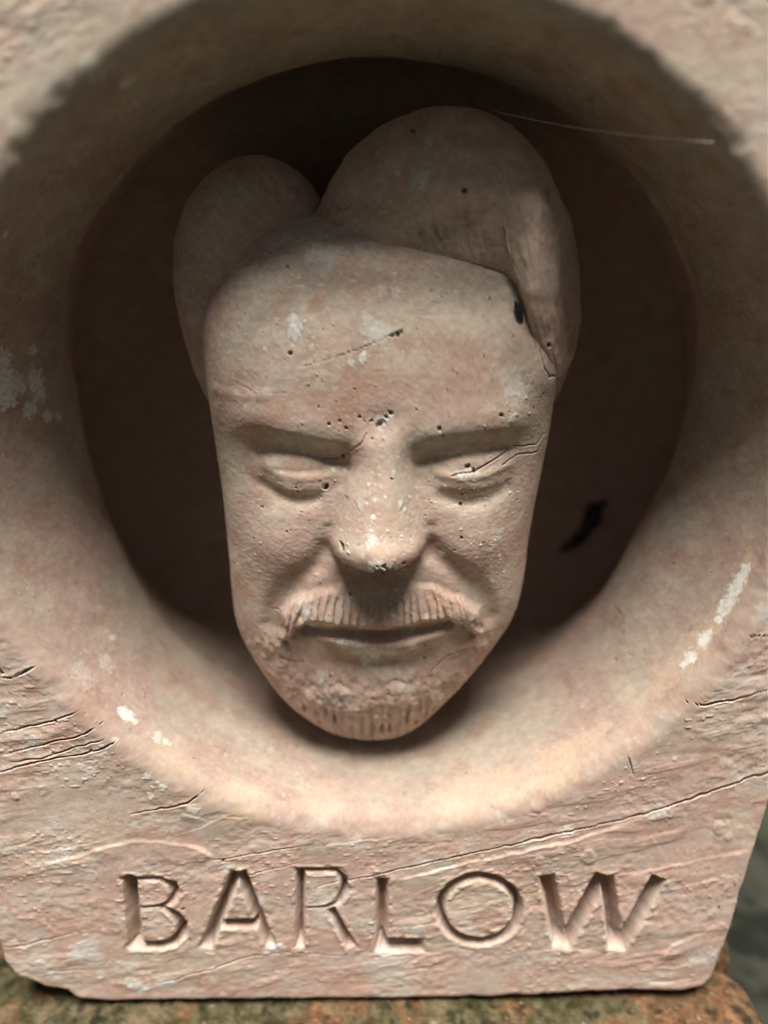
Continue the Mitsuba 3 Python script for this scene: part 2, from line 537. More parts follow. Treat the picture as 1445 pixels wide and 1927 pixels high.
FACE_PITS = [(-8.86, 6.05, 0.47),
 (25.8, 14.95, 0.57),
 (12.17, 12.59, 0.46),
 (-12.82, -0.53, 0.71),
 (-9.32, -11.98, 0.56),
 (-9.23, -12.7, 0.45),
 (36.18, 29.31, 0.48),
 (17.09, 60.25, 0.64),
 (-0.48, 13.81, 0.8),
 (1.73, 15.98, 0.57),
 (0.92, 15.3, 0.46),
 (18.68, 3.5, 0.58),
 (19.98, 2.76, 0.47),
 (19.72, -1.98, 0.35),
 (13.0, 10.7, 0.35),
 (6.92, 72.5, 0.62),
 (34.21, 59.83, 0.43),
 (-19.83, 46.36, 0.33),
 (17.17, -5.02, 0.36),
 (16.88, 5.92, 0.23),
 (-11.5, 13.97, 0.34),
 (-9.19, 14.51, 0.34),
 (-2.3, 14.53, 0.34),
 (-4.92, 15.38, 0.34),
 (-7.85, 12.98, 0.35),
 (-14.06, 0.95, 0.24),
 (-19.42, -0.56, 0.24),
 (-19.11, -1.42, 0.24),
 (-21.93, -10.7, 0.24),
 (-27.62, -5.61, 0.24),
 (-30.0, -13.12, 0.24),
 (17.41, -12.55, 0.36),
 (4.1, -15.19, 0.34),
 (-19.39, 28.77, 0.45),
 (4.13, 32.82, 0.44),
 (3.24, 32.39, 0.56),
 (2.24, 32.08, 0.44),
 (9.31, -44.54, 0.38),
 (9.3, -40.33, 0.38),
 (-13.65, -49.15, 0.38),
 (-7.94, -25.8, 0.37),
 (-2.37, 10.92, 0.23),
 (36.86, 22.46, 0.24)]
FACE_REDS = [(-7.95, 17.95, 4.56, 0.7),
 (-3.25, 24.66, 5.64, 0.6),
 (-15.85, 19.77, 2.84, 0.5),
 (-25.25, 14.74, 4.59, 0.5),
 (-21.69, 16.99, 3.43, 0.5),
 (15.92, 24.4, 6.77, 0.4),
 (20.58, 17.55, 5.71, 0.4),
 (-12.81, 40.0, 2.19, 0.6),
 (-13.97, 38.43, 1.76, 0.6),
 (24.14, 12.88, 2.07, 0.6),
 (-18.9, 3.07, 4.1, 0.5),
 (-14.2, 3.37, 2.93, 0.5),
 (-28.27, 2.97, 2.93, 0.5),
 (-0.3, -5.0, 4.46, 0.4),
 (-3.11, -30.56, 7.43, 0.5),
 (13.0, -30.8, 6.2, 0.5),
 (-3.27, -39.44, 6.28, 0.45),
 (21.89, -40.53, 5.03, 0.4),
 (-4.73, -50.01, 5.11, 0.4),
 (18.6, 1.08, 5.87, 0.3),
 (12.88, -16.31, 3.63, 0.4)]
FACE_CRACKS = [(0.08, 0.22, [(-16.72, 25.96),
 (-11.04, 27.55),
 (-4.27, 29.66),
 (0.23, 31.46),
 (4.92, 33.35)]),
 (0.21, 0.7, [(15.07, 1.74),
 (19.17, 2.41),
 (22.65, 3.68),
 (25.53, 5.08),
 (28.05, 6.59)]),
 (0.21, 0.7, [(26.75, 3.38),
 (30.2, 5.13),
 (35.78, 5.01),
 (37.82, 7.29)]),
 (0.21, 0.6, [(29.54, 7.16),
 (35.08, 6.82),
 (36.87, 8.83)]),
 (0.18, 0.5, [(-26.2, -45.25),
 (-22.67, -45.73),
 (-19.86, -45.21)]),
 (0.21, 0.6, [(10.85, -48.53),
 (13.75, -45.45),
 (16.9, -43.95),
 (20.68, -43.02)]),
 (0.18, 0.5, [(-13.66, 5.4),
 (-10.62, 5.6),
 (-8.26, 6.75)]),
 (0.14, 0.4, [(-8.26, 6.75),
 (-4.7, 9.78),
 (-3.5, 11.87)]),
 (0.18, 0.4, [(-27.33, -31.81),
 (-24.22, -31.59)]),
 (0.08, 0.15, [(-31.58, 22.59),
 (-27.18, 20.49),
 (-20.36, 20.63)]),
 (0.21, 0.5, [(34.13, 29.1),
 (35.28, 24.9),
 (36.86, 22.46),
 (39.33, 22.07)])]
SCRAP_PATH = [(72.1, 88.6, 103.5),
 (68.4, 89.5, 100.2),
 (67.6, 89.2, 96.7),
 (65.1, 89.2, 91.9),
 (62.0, 89.5, 88.8),
 (57.7, 90.0, 86.0)]
SILK = [[24.4, 30.0, 207.1], [59.7, 0.5, 196.2]]
HOLLOW_STAINS = [(80.4, 89.2, 151.3, 6, 0.5),
 (81.2, 89.2, 145.0, 6, 0.5),
 (80.9, 89.5, 140.6, 5, 0.4),
 (46.3, 88.8, 68.5, 3, 0.5),
 (51.8, 83.5, 65.0, 2, 0.4)]



# ---------------------------------------------------------------- helpers
def sstep(a, b, x):
    t = np.clip((x - a) / (b - a), 0, 1)
    return t * t * (3 - 2 * t)


def mixc(a, b, t):
    return np.asarray(a) * (1 - t[..., None]) + np.asarray(b) * t[..., None]


def f3(p, s, octaves=3, seed=0):
    return fbm(np.asarray(p) / s + 37.3, octaves, seed)


def normals_of(v, f):
    n = np.zeros_like(v)
    c = np.cross(v[f[:, 1]] - v[f[:, 0]], v[f[:, 2]] - v[f[:, 0]])
    for k in range(3):
        for a in range(3):
            n[:, a] += np.bincount(f[:, k], c[:, a], len(v))
    return n / np.maximum(np.linalg.norm(n, axis=1, keepdims=True), 1e-12)


def add(key, v, f, col, bsdf="clay", n=None, local=True):
    """One entry of the scene from arrays in millimetres; smooth normals."""
    used, g = np.unique(f, return_inverse=True)
    g = g.reshape(-1, 3)
    n = normals_of(v, f) if n is None else n
    v, n = v[used], n[used]
    if local:
        v, n = PLACE(v), PLACE(n) * 1000
    else:
        v = v * 0.001
    col = None if col is None else np.clip(col[used], 0.004, 0.85)
    path = meshkit.write_ply((v, g), False, color=col, normals=n)
    scene[key] = {"type": "ply", "filename": path, "face_normals": False, "bsdf": {"type": "ref", "id": bsdf}}


def add_split(holder, rest, v, f, col, parts, n=None):
    """Faces of one continuous surface written as the parts they belong to: parts = {number: key}, 0 = rest."""
    n = normals_of(v, f) if n is None else n
    lab = parts[0]
    fl = lab[f].max(1)
    for k, key in {0: rest, **parts[1]}.items():
        if (fl == k).any():
            add(key, v, f[fl == k], col, n=n)


def grid_faces(nr, nc, wrap=False):
    i, j = np.meshgrid(np.arange(nr - 1), np.arange(nc if wrap else nc - 1), indexing="ij")
    a, b = i * nc + j, i * nc + (j + 1) % nc
    c, d = a + nc, b + nc
    return np.concatenate([np.stack([a, c, b], -1).reshape(-1, 3), np.stack([b, c, d], -1).reshape(-1, 3)])


def seg_dist(p, a, b):
    """Distance of points to a segment, and the signed side (2-D or 3-D)."""
    a, b = np.asarray(a, float), np.asarray(b, float)
    d = b - a
    t = np.clip(((p - a) @ d) / max(d @ d, 1e-9), 0, 1)
    return np.linalg.norm(p - a - t[..., None] * d, axis=-1), t


def near(p, pts, r):
    pts = np.asarray(pts, float)
    lo, hi = pts.min(0) - r, pts.max(0) + r
    return np.nonzero(((p > lo) & (p < hi)).all(-1))[0]


def poly_inside(p, poly):
    """Signed distance to a closed 2-D polygon, positive inside."""
    poly = np.asarray(poly, float)
    d, inside = np.full(len(p), 1e9), np.zeros(len(p), bool)
    for a, b in zip(poly, np.roll(poly, -1, 0)):
        d = np.minimum(d, seg_dist(p, a, b)[0])
        c = (a[1] > p[:, 1]) != (b[1] > p[:, 1])
        inside ^= c & (p[:, 0] < (b[0] - a[0]) * (p[:, 1] - a[1]) / (b[1] - a[1] + 1e-12) + a[0])
    return np.where(inside, d, -d)


def smooth_closed(pts, n=400, rounds=3):
    p = np.asarray(pts, float)
    for _ in range(rounds):
        q = np.roll(p, -1, 0)
        p = np.stack([0.75 * p + 0.25 * q, 0.25 * p + 0.75 * q], 1).reshape(-1, 2)
    return p


# ---------------------------------------------------------------- clay: colour and wear
TAN, PINK, GREY, RED, ORANGE, LIME = (0.485, 0.425, 0.36), (0.445, 0.332, 0.292), (0.39, 0.36, 0.315), (0.39, 0.25, 0.195), (0.46, 0.36, 0.28), (0.60, 0.62, 0.605)


def clay_colour(p, pink, seed=0, grey=0.5):
    """Mottled clay: pink is a number or an array from 0 (tan) to 1 (pink)."""
    a, b, c = f3(p, 17, 3, seed), f3(p, 5.5, 3, seed + 5), f3(p, 1.1, 2, seed + 9)
    t = np.clip(pink + 2.4 * (a - 0.5) + 1.5 * (b - 0.5), 0, 1)
    col = mixc(TAN, PINK, t)
    col = mixc(col, GREY, grey * sstep(0.52, 0.68, f3(p, 11, 3, seed + 13)))
    col = mixc(col, RED, 0.45 * sstep(0.56, 0.70, f3(p, 6.5, 3, seed + 21)))
    col = col * (0.80 + 0.40 * c)[:, None] * (0.88 + 0.24 * f3(p, 2.6, 3, seed + 17))[:, None]
    col = col * (0.91 + 0.18 * noise(p / 0.42, seed + 45))[:, None]
    sp = sstep(0.76, 0.86, noise(p / 0.75, seed + 3)) * sstep(0.48, 0.62, f3(p, 7, 2, seed + 31))
    col = mixc(col, (0.62, 0.57, 0.50), 0.55 * sp)
    dk = sstep(0.83, 0.90, noise(p / 0.8 + 11, seed + 4)) * sstep(0.5, 0.65, f3(p, 9, 2, seed + 33))
    return mixc(col, (0.16, 0.10, 0.075), 0.5 * dk)


def blot(p, col, disp, marks, colour, lift=0.0, rag=0.9, soft=0.35):
    """Ragged spots of another colour; marks = (centre..., radius, strength)."""
    for i, m in enumerate(marks):
        c, r, k = np.array(m[:-2], float), m[-2], m[-1]
        q = near(p, [c], r * 1.9)
        if len(q) == 0:
            continue
        s = p[q]
        d = np.linalg.norm(s - c, axis=1) / r
        s3 = s if s.shape[1] == 3 else np.c_[s, np.zeros(len(s))]
        e = d - 0.12 + rag * (f3(s3, max(r * 0.5, 0.45), 4, 50 + i) - 0.5) * 1.9 + 0.9 * (noise(s3 / 0.55, 60 + i) - 0.5)
        w = k * sstep(1 + soft * 0.4, 1 - soft, e)
        if r > 1.6:
            w = w * (0.6 + 0.4 * sstep(0.34, 0.56, f3(s3, 0.9, 3, 70 + i)))
        tone = np.asarray(colour) * (0.72 + 0.5 * f3(s3, 0.8, 3, 90 + i))[:, None]
        col[q] = col[q] * (1 - w[:, None]) + tone * w[:, None]
        if disp is not None and lift:
            disp[q] += lift * w
    return col


def wear(p, disp, col, wobble=True):
    """Cracks, steps, pits and lumps of the block, in 3-D millimetres."""
    for i, (hw, dep, poly) in enumerate(CRACKS):
        poly = np.asarray(poly)
        q = near(p, poly, 3.0)
        if len(q) == 0:
            continue
        s = p[q]
        s = s + 0.5 * np.stack([noise(s / 1.7, 91 + i) - 0.5, np.zeros(len(s)), noise(s / 1.7, 92 + i) - 0.5], -1)
        d, along = np.full(len(s), 9.0), np.zeros(len(s))
        for j, (a, b) in enumerate(zip(poly[:-1], poly[1:])):
            e, t = seg_dist(s, a, b)
            along = np.where(e < d, (j + t) / (len(poly) - 1), along)
            d = np.minimum(d, e)
        taper = np.clip(np.minimum(along, 1 - along) * 5 + 0.25, 0, 1) * (0.35 + 1.2 * noise(p[q] / 4.0, 130 + i))
        w = np.maximum(hw * 0.62 * (0.55 + 0.5 * taper), 0.2)
        g = np.clip(1 - d / w, 0, 1) * np.clip(taper, 0, 1.1)
        disp[q] -= dep * 0.9 * g
        disp[q] += 0.06 * np.exp(-((d - 2 * w) / (1.3 * w)) ** 2) * np.clip(taper, 0, 1)
        col[q] = mixc(col[q], (0.10, 0.06, 0.045), 0.55 * sstep(0.35, 0.9, g))
    for i, (hw, h, poly) in enumerate(RIDGES):
        poly = np.asarray(poly)
        q = near(p, poly, 9.0)
        s = p[q] + 0.9 * np.stack([noise(p[q] / 2.6, 191 + i) - 0.5, 0 * q, noise(p[q] / 2.6, 192 + i) - 0.5], -1)
        d, side = np.full(len(s), 99.0), np.zeros(len(s))
        fade = np.ones(len(s))
        for j, (a, b) in enumerate(zip(poly[:-1], poly[1:])):
            e, t = seg_dist(s, a, b)
            n = np.array([-(b - a)[2], 0, (b - a)[0]])
            sg = np.sign((s - a) @ n)
            hit = e < d
            side = np.where(hit, sg, side)
            fade = np.where(hit, np.clip(np.minimum(j + t, len(poly) - 1 - j - t) * 1.4, 0, 1), fade)
            d = np.minimum(d, e)
        sd = d * side
        disp[q] += (0.25 + 0.6 * noise(p[q] / 5.0, 230 + i)) * fade * h * (sstep(hw * 0.45, -hw * 0.35, sd) * sstep(-8.5, -0.5, sd) + 0.25 * np.exp(-(sd / (0.4 * hw)) ** 2))
    for x, y, z, r in HOLES:
        q = near(p, [(x, y, z)], r * 2)
        d = np.linalg.norm((p[q] - (x, y, z)) * (1, 1, 0.8), axis=1) / r + 0.7 * (noise(p[q] / (0.8 * r), 9) - 0.5)
        g = sstep(1.1, 0.4, d)
        disp[q] -= min(1.3, r * 1.6) * g
        col[q] = mixc(col[q], (0.07, 0.045, 0.035), 0.8 * g)
    for x, y, z, r, h in BUMPS:
        q = near(p, [(x, y, z)], r * 2)
        d = np.linalg.norm((p[q] - (x, y, z)) * (1, 1, 0.72), axis=1) / r + 0.5 * (noise(p[q] / (0.9 * r), 19) - 0.5)
        disp[q] += 0.4 * h * sstep(1.15, 0.5, d)
    return disp, col


def hollow_pink(p, top):
    return 0.42 + 0.25 * sstep(60, 90, p[:, 2]) * sstep(10, 60, p[:, 0]) + 0.1 * top - 0.2 * sstep(12, 25, p[:, 1]) + 0.6 * sstep(36, 60, p[:, 1]) + 0.25 * sstep(-45, -80, p[:, 0])


# ---------------------------------------------------------------- the plaque: face, rim, sides
HX, HZ, RAD, DEEP, RIM = -1.0, 137.0, 84.2, 45.0, 4.5
THICK = 116.0
outline = LOWER_OUTLINE[:-2] + [(86.5, 44), (91, 75), (95.5, 110), (98, 145), (97, 190), (93, 216), (84, 231), (70, 237), (0, 239), (-70, 237), (-88, 230), (-97, 212), (-101, 170), (-102, 120), (-100, 70), (-97.5, 38)]
op = np.array(outline)
ang = np.unwrap(np.arctan2(op[:, 1] - HZ, op[:, 0] - HX))
closed = np.vstack([op, op[:1]])
seg = np.hypot(*np.diff(closed, axis=0).T)
mid = 0.5 * (closed[1:] + closed[:-1])
# columns: about 0.33 mm apart along the lower edge, coarser towards the top
spacing = np.where(mid[:, 1] < 60, 0.36, np.where(mid[:, 1] < 120, 0.5, 0.8))
pts = []
for a, b, L, s in zip(closed[:-1], closed[1:], seg, spacing):
    k = max(1, int(L / s))
    pts.append(a + (b - a) * (np.arange(k) / k)[:, None])
edge = np.vstack(pts)
edge += 0.5 * np.c_[noise(np.c_[edge / 5, 0 * edge[:, :1]], 5) - 0.5, noise(np.c_[edge / 5, 0 * edge[:, :1]], 6) - 0.5]
th = np.arctan2(edge[:, 1] - HZ, edge[:, 0] - HX)
NC = len(edge)
cs, sn = np.cos(th), np.sin(th)


LIP, BACK = 24.0, 92.0    # the wall narrows to a soft inner lip, behind it a deeper hollow
LIP_SHAPE = [(-20, 77.3), (-10, 78.5), (-1, 79.5), (9, 81), (21, 82), (45, 82.5), (90, 82.2), (132, 82.5), (148, 82.5), (160, 81), (167, 79.5), (175, 78), (190, 77.8), (200, 78), (212, 79.5), (224, 81.5), (241, 83.5), (256, 84.2), (270, 84.2), (284, 84), (296, 82), (315, 79.5), (330, 77.5)]


def lip_of(theta):
    """Radius and depth of the inner lip at an angle round the hollow."""
    t = np.degrees(theta) % 360
    a, r = np.array([p[0] for p in LIP_SHAPE], float) % 360, np.array([p[1] for p in LIP_SHAPE], float)
    o = np.argsort(a)
    a, r = a[o], r[o]
    f = np.interp(np.arange(0, 360, 0.5), np.r_[a - 360, a, a + 360], np.r_[r, r, r])
    w = np.hanning(41)
    f = np.convolve(np.r_[f[-40:], f, f[:40]], w / w.sum(), "same")[40:-40]
    rr = np.minimum(np.interp(t, np.arange(0, 360, 0.5), f, period=360), 84.2)
    low = np.exp(-(np.angle(np.exp(1j * (theta + math.pi / 2))) / 0.45) ** 2)
    return rr, LIP + 16 * low + 5.0 * (fbm(np.stack([np.cos(theta) * 2.2, np.sin(theta) * 2.2, 0 * theta], -1), 3, 63) - 0.5)


def wall(d, theta):
    """The hollow's radius at depth d (up to the lip)."""
    rl, dl = lip_of(theta)
    k = np.clip((d - RIM) / (dl - RIM), -0.3, 1)
    return RAD + (rl - RAD) * np.where(k > 0, k ** 1.25, 0)


def rim_lines(theta):
    """Unevenness of the bore's radius along the rim (the hand-cut edge)."""
    q = np.stack([np.cos(theta) * 8, np.sin(theta) * 8, 0 * theta], -1)
    return 1.6 * (fbm(q * 0.45, 3, 61) - 0.5)


def bore_shift(theta, d):
    """Slow waviness of the hollow's wall."""
    q = np.stack([np.cos(theta) * 3, np.sin(theta) * 3, d / 22], -1)
    return rim_lines(theta) * np.exp(-np.maximum(d, 0) / 9) + 1.2 * (fbm(q, 3, 62) - 0.5)


rows_p, rows_n = [], []
NB = 12


def row(x, y, z, nx, ny, nz):
    rows_p.append(np.stack(np.broadcast_arrays(x, y, z), -1))
    rows_n.append(np.stack(np.broadcast_arrays(nx + 0 * x, ny + 0 * x, nz + 0 * x), -1))


for d in np.linspace(8.0, RIM, 14, endpoint=False):
    r = wall(d, th) + bore_shift(th, np.full(NC, d))
    row(HX + r * cs, d, HZ + r * sn, -cs, 0.0, -sn)
for t in np.linspace(0, math.pi / 2, NB):
    r = RAD + bore_shift(th, np.full(NC, RIM * (1 - math.sin(t)))) + RIM * (1 - math.cos(t))
    row(HX + r * cs, RIM * (1 - math.sin(t)), HZ + r * sn, -math.cos(t) * cs, -math.sin(t), -math.cos(t) * sn)
r0 = np.hypot(rows_p[-1][:, 0] - HX, rows_p[-1][:, 2] - HZ)
inner = rows_p[-1][:, [0, 2]]
ER = 1.6
dirn = edge - np.array([HX, HZ])
outer = edge - ER * dirn / np.linalg.norm(dirn, axis=1, keepdims=True)
NF = 250
for k in np.linspace(0, 1, NF)[1:]:
    e = inner + (outer - inner) * k
    row(e[:, 0], 0.0, e[:, 1], 0.0, -1.0, 0.0)
ed = dirn / np.linalg.norm(dirn, axis=1, keepdims=True)
for t in np.linspace(0, math.pi / 2, 6)[1:]:
    e = outer + ER * math.sin(t) * ed
    row(e[:, 0], ER * (1 - math.cos(t)), e[:, 1], math.sin(t) * ed[:, 0], -math.cos(t), math.sin(t) * ed[:, 1])
for d in np.linspace(ER, THICK, 26)[1:]:
    row(edge[:, 0], d, edge[:, 1], ed[:, 0], 0.0, ed[:, 1])
P = np.concatenate(rows_p)
Nn = np.concatenate(rows_n)
NR = len(rows_p)

disp = np.zeros(len(P))
out = np.hypot(P[:, 0] - HX, P[:, 2] - HZ) - RAD
flat = P[:, 1] < 0.5
# beds and flakes of the clay run gently uphill to the right
qs = P @ np.array([[math.cos(0.2), 0, -math.sin(0.2)], [0, 1, 0], [math.sin(0.2), 0, math.cos(0.2)]])
disp += 1.1 * (f3(P, 34, 3, 1) - 0.5) + 0.35 * (f3(qs * (0.6, 1, 1.2), 8, 4, 2) - 0.5)
flake = f3(qs * (0.32, 1, 1.3), 5.0, 4, 3)
disp += 0.10 * (sstep(0.46, 0.52, flake) + sstep(0.57, 0.62, flake)) * sstep(0.42, 0.6, f3(P, 16, 2, 31))
disp += (0.20 * (f3(P, 1.5, 3, 4) - 0.5) + 0.22 * (f3(qs * (0.5, 1, 1), 3.0, 3, 24) - 0.5)) * (0.35 + 1.4 * sstep(0.4, 0.6, f3(P, 10, 2, 6)))
cr = noise(P / 0.95, 25)
disp += 0.16 * sstep(0.78, 0.9, cr) * sstep(0.48, 0.6, f3(P, 12, 2, 26))
# the chipped edge of the rim
upper = sstep(150, 200, P[:, 2])
disp *= 1 - 0.85 * np.exp(-(out / 4.5) ** 2)
disp *= 1 - 0.85 * upper * np.exp(-((out - 3.0) / 9.0) ** 2)
disp -= 0.4 * sstep(0.50, 0.75, f3(P, 6, 2, 7)) * np.exp(-((out - 2.5) / 2.5) ** 2)
disp += upper * 0.5 * (f3(P, 8, 2, 8) - 0.5) * np.exp(-((out - 2.0) / 3.5) ** 2)

lower_right = sstep(20, 70, P[:, 0])
pink = 0.72 + 0.2 * sstep(60, 20, P[:, 2]) - 0.55 * upper * (out > 0)
pink = pink + (hollow_pink(P, upper) - pink) * sstep(1.5, -0.5, out)
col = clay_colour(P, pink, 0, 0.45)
col = col * (1 - 0.26 * sstep(6.0, 0.5, out) + 0.12 * sstep(4, 9, out))[:, None]  # face lightened, rim and bore darkened in colour to offset the uneven light
ring = np.exp(-((out - 1.0) / 4.5) ** 2) * sstep(120, 70, P[:, 2])
col = mixc(col, ORANGE, 0.18 * ring * sstep(0.40, 0.58, f3(P, 14, 3, 41)))
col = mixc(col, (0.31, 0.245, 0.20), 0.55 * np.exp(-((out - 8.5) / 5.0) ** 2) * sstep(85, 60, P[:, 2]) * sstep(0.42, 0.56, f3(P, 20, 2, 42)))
haze = sstep(0.50, 0.66, f3(P, 7, 4, 43)) * (0.4 + 0.6 * sstep(0.4, 0.6, f3(P, 1.6, 3, 44)))
col = mixc(col, (0.56, 0.555, 0.53), 0.5 * haze * sstep(0, 6, out))
col = blot(P, col, None, TINT, ORANGE, rag=1.3, soft=0.6)
disp, col = wear(P, disp, col)
col = blot(P, col, disp, WHITES, LIME, lift=0.14)

# cut lettering: each stroke a steep-sided groove
fz = P[:, [0, 2]]
letter_of = np.zeros(len(P), int)
depth = np.zeros(len(P))
face = np.nonzero(flat & (P[:, 2] < 46))[0]
wob = 0.16 * np.c_[noise(P[face] / 2.2, 81) - 0.5, noise(P[face] / 2.2, 82) - 0.5]
s2 = fz[face] + wob
for li, (ch, strokes) in enumerate(LETTERS):
    best = np.full(len(face), -9.0)
    for mode, pl in strokes:
        pl = np.asarray(pl)
        for a, b in zip(pl[:-1], pl[1:]):
            ab = b[:2] - a[:2]
            L = np.hypot(*ab)
            u = ((s2 - a[:2]) @ ab) / L
            pr = np.abs((s2 - a[:2]) @ np.array([-ab[1], ab[0]])) / L
            w = a[2] + (b[2] - a[2]) * np.clip(u / L, 0, 1)
            if mode == "f":
                sd = np.minimum(w - pr, np.minimum(u + 0.1, 0.6 * (L - u) + 0.1))
            else:
                sd = w - np.hypot(pr, np.maximum(0, np.maximum(-u, u - L)))
            best = np.maximum(best, sd)
    g = sstep(-0.15, 0.95, best)
    best = best - 0.30
    g = 4.2 * (np.sqrt(np.square(best + 0.05) + 0.03) + best + 0.05) / 2 * (best > -0.8)
    depth[face] = np.maximum(depth[face], np.minimum(g, 4.8) * (0.85 + 0.3 * noise(P[face] / 4.0, 83)))
    letter_of[face[best > 0.0]] = li + 1
    disp[face] += 0.22 * np.exp(-((best + 0.7) / 0.5) ** 2) * sstep(0.35, 0.6, noise(P[face] / 1.6, 84))
    lipc = np.exp(-((best + 0.15) / 0.45) ** 2) * sstep(0.35, 0.62, f3(P[face], 3.0, 3, 85))
    col[face] = mixc(col[face], (0.56, 0.50, 0.44), 0.35 * lipc)
com = 0.5 * (f3(P, 15, 3, 11) - 0.5)
k = sstep(7.0, 3.0, P[:, 1]) * (P[:, 1] < 10) + (out > 6)
k = np.clip(k, 0, 1)
disp = disp * k + com * (1 - k)
disp -= depth
P = P + Nn * disp[:, None]
F = grid_faces(NR, NC, True)
# close the back
back = len(P)
P = np.vstack([P, [[HX, THICK, HZ]]])
col = np.vstack([col, [PINK]])
last = (NR - 1) * NC + np.arange(NC)
F = np.vstack([F, np.stack([last, np.full(NC, back), np.roll(last, -1)], -1)])
letter_of = np.append(letter_of, 0)
VN = normals_of(P, F)
if (VN[NC * 60] @ [0, -1, 0]) < 0:
    F, VN = F[:, ::-1], -VN
keys = {i + 1: "clay_plaque__letter" + ("" if i == 0 else f"_{i:03d}") for i in range(len(LETTERS))}
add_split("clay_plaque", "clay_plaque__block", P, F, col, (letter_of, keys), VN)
for i, (ch, _) in enumerate(LETTERS):
    labels[keys[i + 1]] = {"label": f"carved letter {ch} of the name along the lower edge"}

# ---------------------------------------------------------------- the hollow
NCH = 1300
th2 = np.arange(NCH) / NCH * 2 * math.pi
c2, n2 = np.cos(th2), np.sin(th2)
rows_p, rows_n = [], []
rlip, dlip = lip_of(th2)
slope = (rlip - RAD) * 1.25 / (dlip - RIM)
for k in np.linspace(0, 1, 120, endpoint=False):
    d = 7.0 + (dlip - 7.0) * k
    row(HX + (wall(d, th2) + bore_shift(th2, d) + 0.03) * c2, d, HZ + (wall(d, th2) + bore_shift(th2, d) + 0.03) * n2, -c2, 0.3 * slope, -n2)
base = rlip + bore_shift(th2, dlip)
TURN, OUT = 30.0, 0.47     # depth over which the wall bends from drawing in to running back
for k in np.linspace(0, 1, 70):
    s_ = slope + (OUT - slope) * k
    rr_ = base + TURN * (slope * k + (OUT - slope) * k * k / 2)
    dd_ = dlip + TURN * k
    row(HX + rr_ * c2, dd_, HZ + rr_ * n2, -c2, s_, -n2)
for k in np.linspace(0, 1, 40)[1:]:
    rr2, dd2 = rr_ + np.minimum((BACK - 14 - dd_) * OUT, 91 - rr_) * k, dd_ + (BACK - 14 - dd_) * k
    row(HX + rr2 * c2, dd2, HZ + rr2 * n2, -c2, 0.1, -n2)
for t in np.linspace(0, math.pi / 2, 40)[1:]:
    r = rr2 + (70 - rr2) * (1 - math.cos(t))
    row(HX + r * c2, BACK - 14 + 14 * math.sin(t) + 0 * c2, HZ + r * n2, -math.cos(t) * c2, -math.sin(t), -math.cos(t) * n2)
for k in np.linspace(1, 0.1, 40)[1:]:
    row(HX + 70 * k * c2, BACK + 0 * c2, HZ + 70 * k * n2, 0.0, -1.0, 0.0)
P = np.concatenate(rows_p)
Nn = np.concatenate(rows_n)
Nn /= np.linalg.norm(Nn, axis=1, keepdims=True)
NR = len(rows_p)
thv = np.tile(th2, NR)
com = 0.5 * (f3(P, 15, 3, 11) - 0.5)
disp = com + 0.14 * (f3(P, 3.0, 3, 12) - 0.5)
upperv = sstep(120, 180, P[:, 2])
streak = fbm(np.stack([np.cos(thv) * RAD / 3.0, np.sin(thv) * RAD / 3.0, P[:, 1] / 16], -1), 3, 14)
disp += (0.06 + 0.5 * upperv) * (streak - 0.5) * sstep(70, 35, P[:, 1])
rings = np.sin(P[:, 1] * 2.6 + 3 * f3(P, 9, 2, 15))
disp += 0.035 * rings * sstep(75, 55, P[:, 2])
disp += 0.13 * (f3(P, 0.8, 2, 16) - 0.5) + 0.25 * (f3(P, 5.0, 3, 18) - 0.5)
pink = hollow_pink(P, upperv)

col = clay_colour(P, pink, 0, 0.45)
col = col * (0.98 + 0.04 * sstep(0.35, 0.65, streak) * sstep(70, 35, P[:, 1]))[:, None]
ring = np.exp(-(P[:, 1] / 9.0) ** 2) * sstep(120, 70, P[:, 2])
col = col * (0.76 + 0.22 * sstep(30, 52, P[:, 1]))[:, None]  # outer wall darkened in colour to hold back its strong light, easing off deeper
col = mixc(col, ORANGE, 0.15 * ring * sstep(0.40, 0.58, f3(P, 14, 3, 41)))
col = blot(P, col, None, TINT, ORANGE, rag=1.3, soft=0.6)
disp, col = wear(P, disp, col)
col = blot(P, col, disp, WHITES, LIME, lift=0.12)
k = sstep(8.0, 22.0, P[:, 1])
disp = disp * k + com * (1 - k)
col = blot(P, col, None, HOLLOW_STAINS, GREY, rag=0.7)
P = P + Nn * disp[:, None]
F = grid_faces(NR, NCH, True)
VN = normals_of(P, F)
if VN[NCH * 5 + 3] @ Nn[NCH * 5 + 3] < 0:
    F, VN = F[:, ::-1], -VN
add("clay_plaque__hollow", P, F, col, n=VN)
labels["clay_plaque__hollow"] = {"label": "round hollow sunk into the plaque around the head"}


# ---------------------------------------------------------------- the head (x, v, w): w stands out from the hollow's back
def to_plaque(x, v, w):
    return np.stack([x, DEEP + 1.0 - w, 130.0 + v], -1)


def disc(n):
    """A square grid laid onto the unit disc: radius, angle and the faces."""
    s, t = np.meshgrid(np.linspace(-1, 1, n), np.linspace(-1, 1, n), indexing="xy")
    s, t = s + 1e-9, t + 2e-9
    big = np.abs(s) > np.abs(t)
    r = np.where(big, s, t)
    phi = np.where(big, math.pi / 4 * t / s, math.pi / 2 - math.pi / 4 * s / t)
    x, y = r * np.cos(phi), r * np.sin(phi)
    return np.hypot(x, y).ravel(), np.arctan2(y, x).ravel(), grid_faces(n, n)


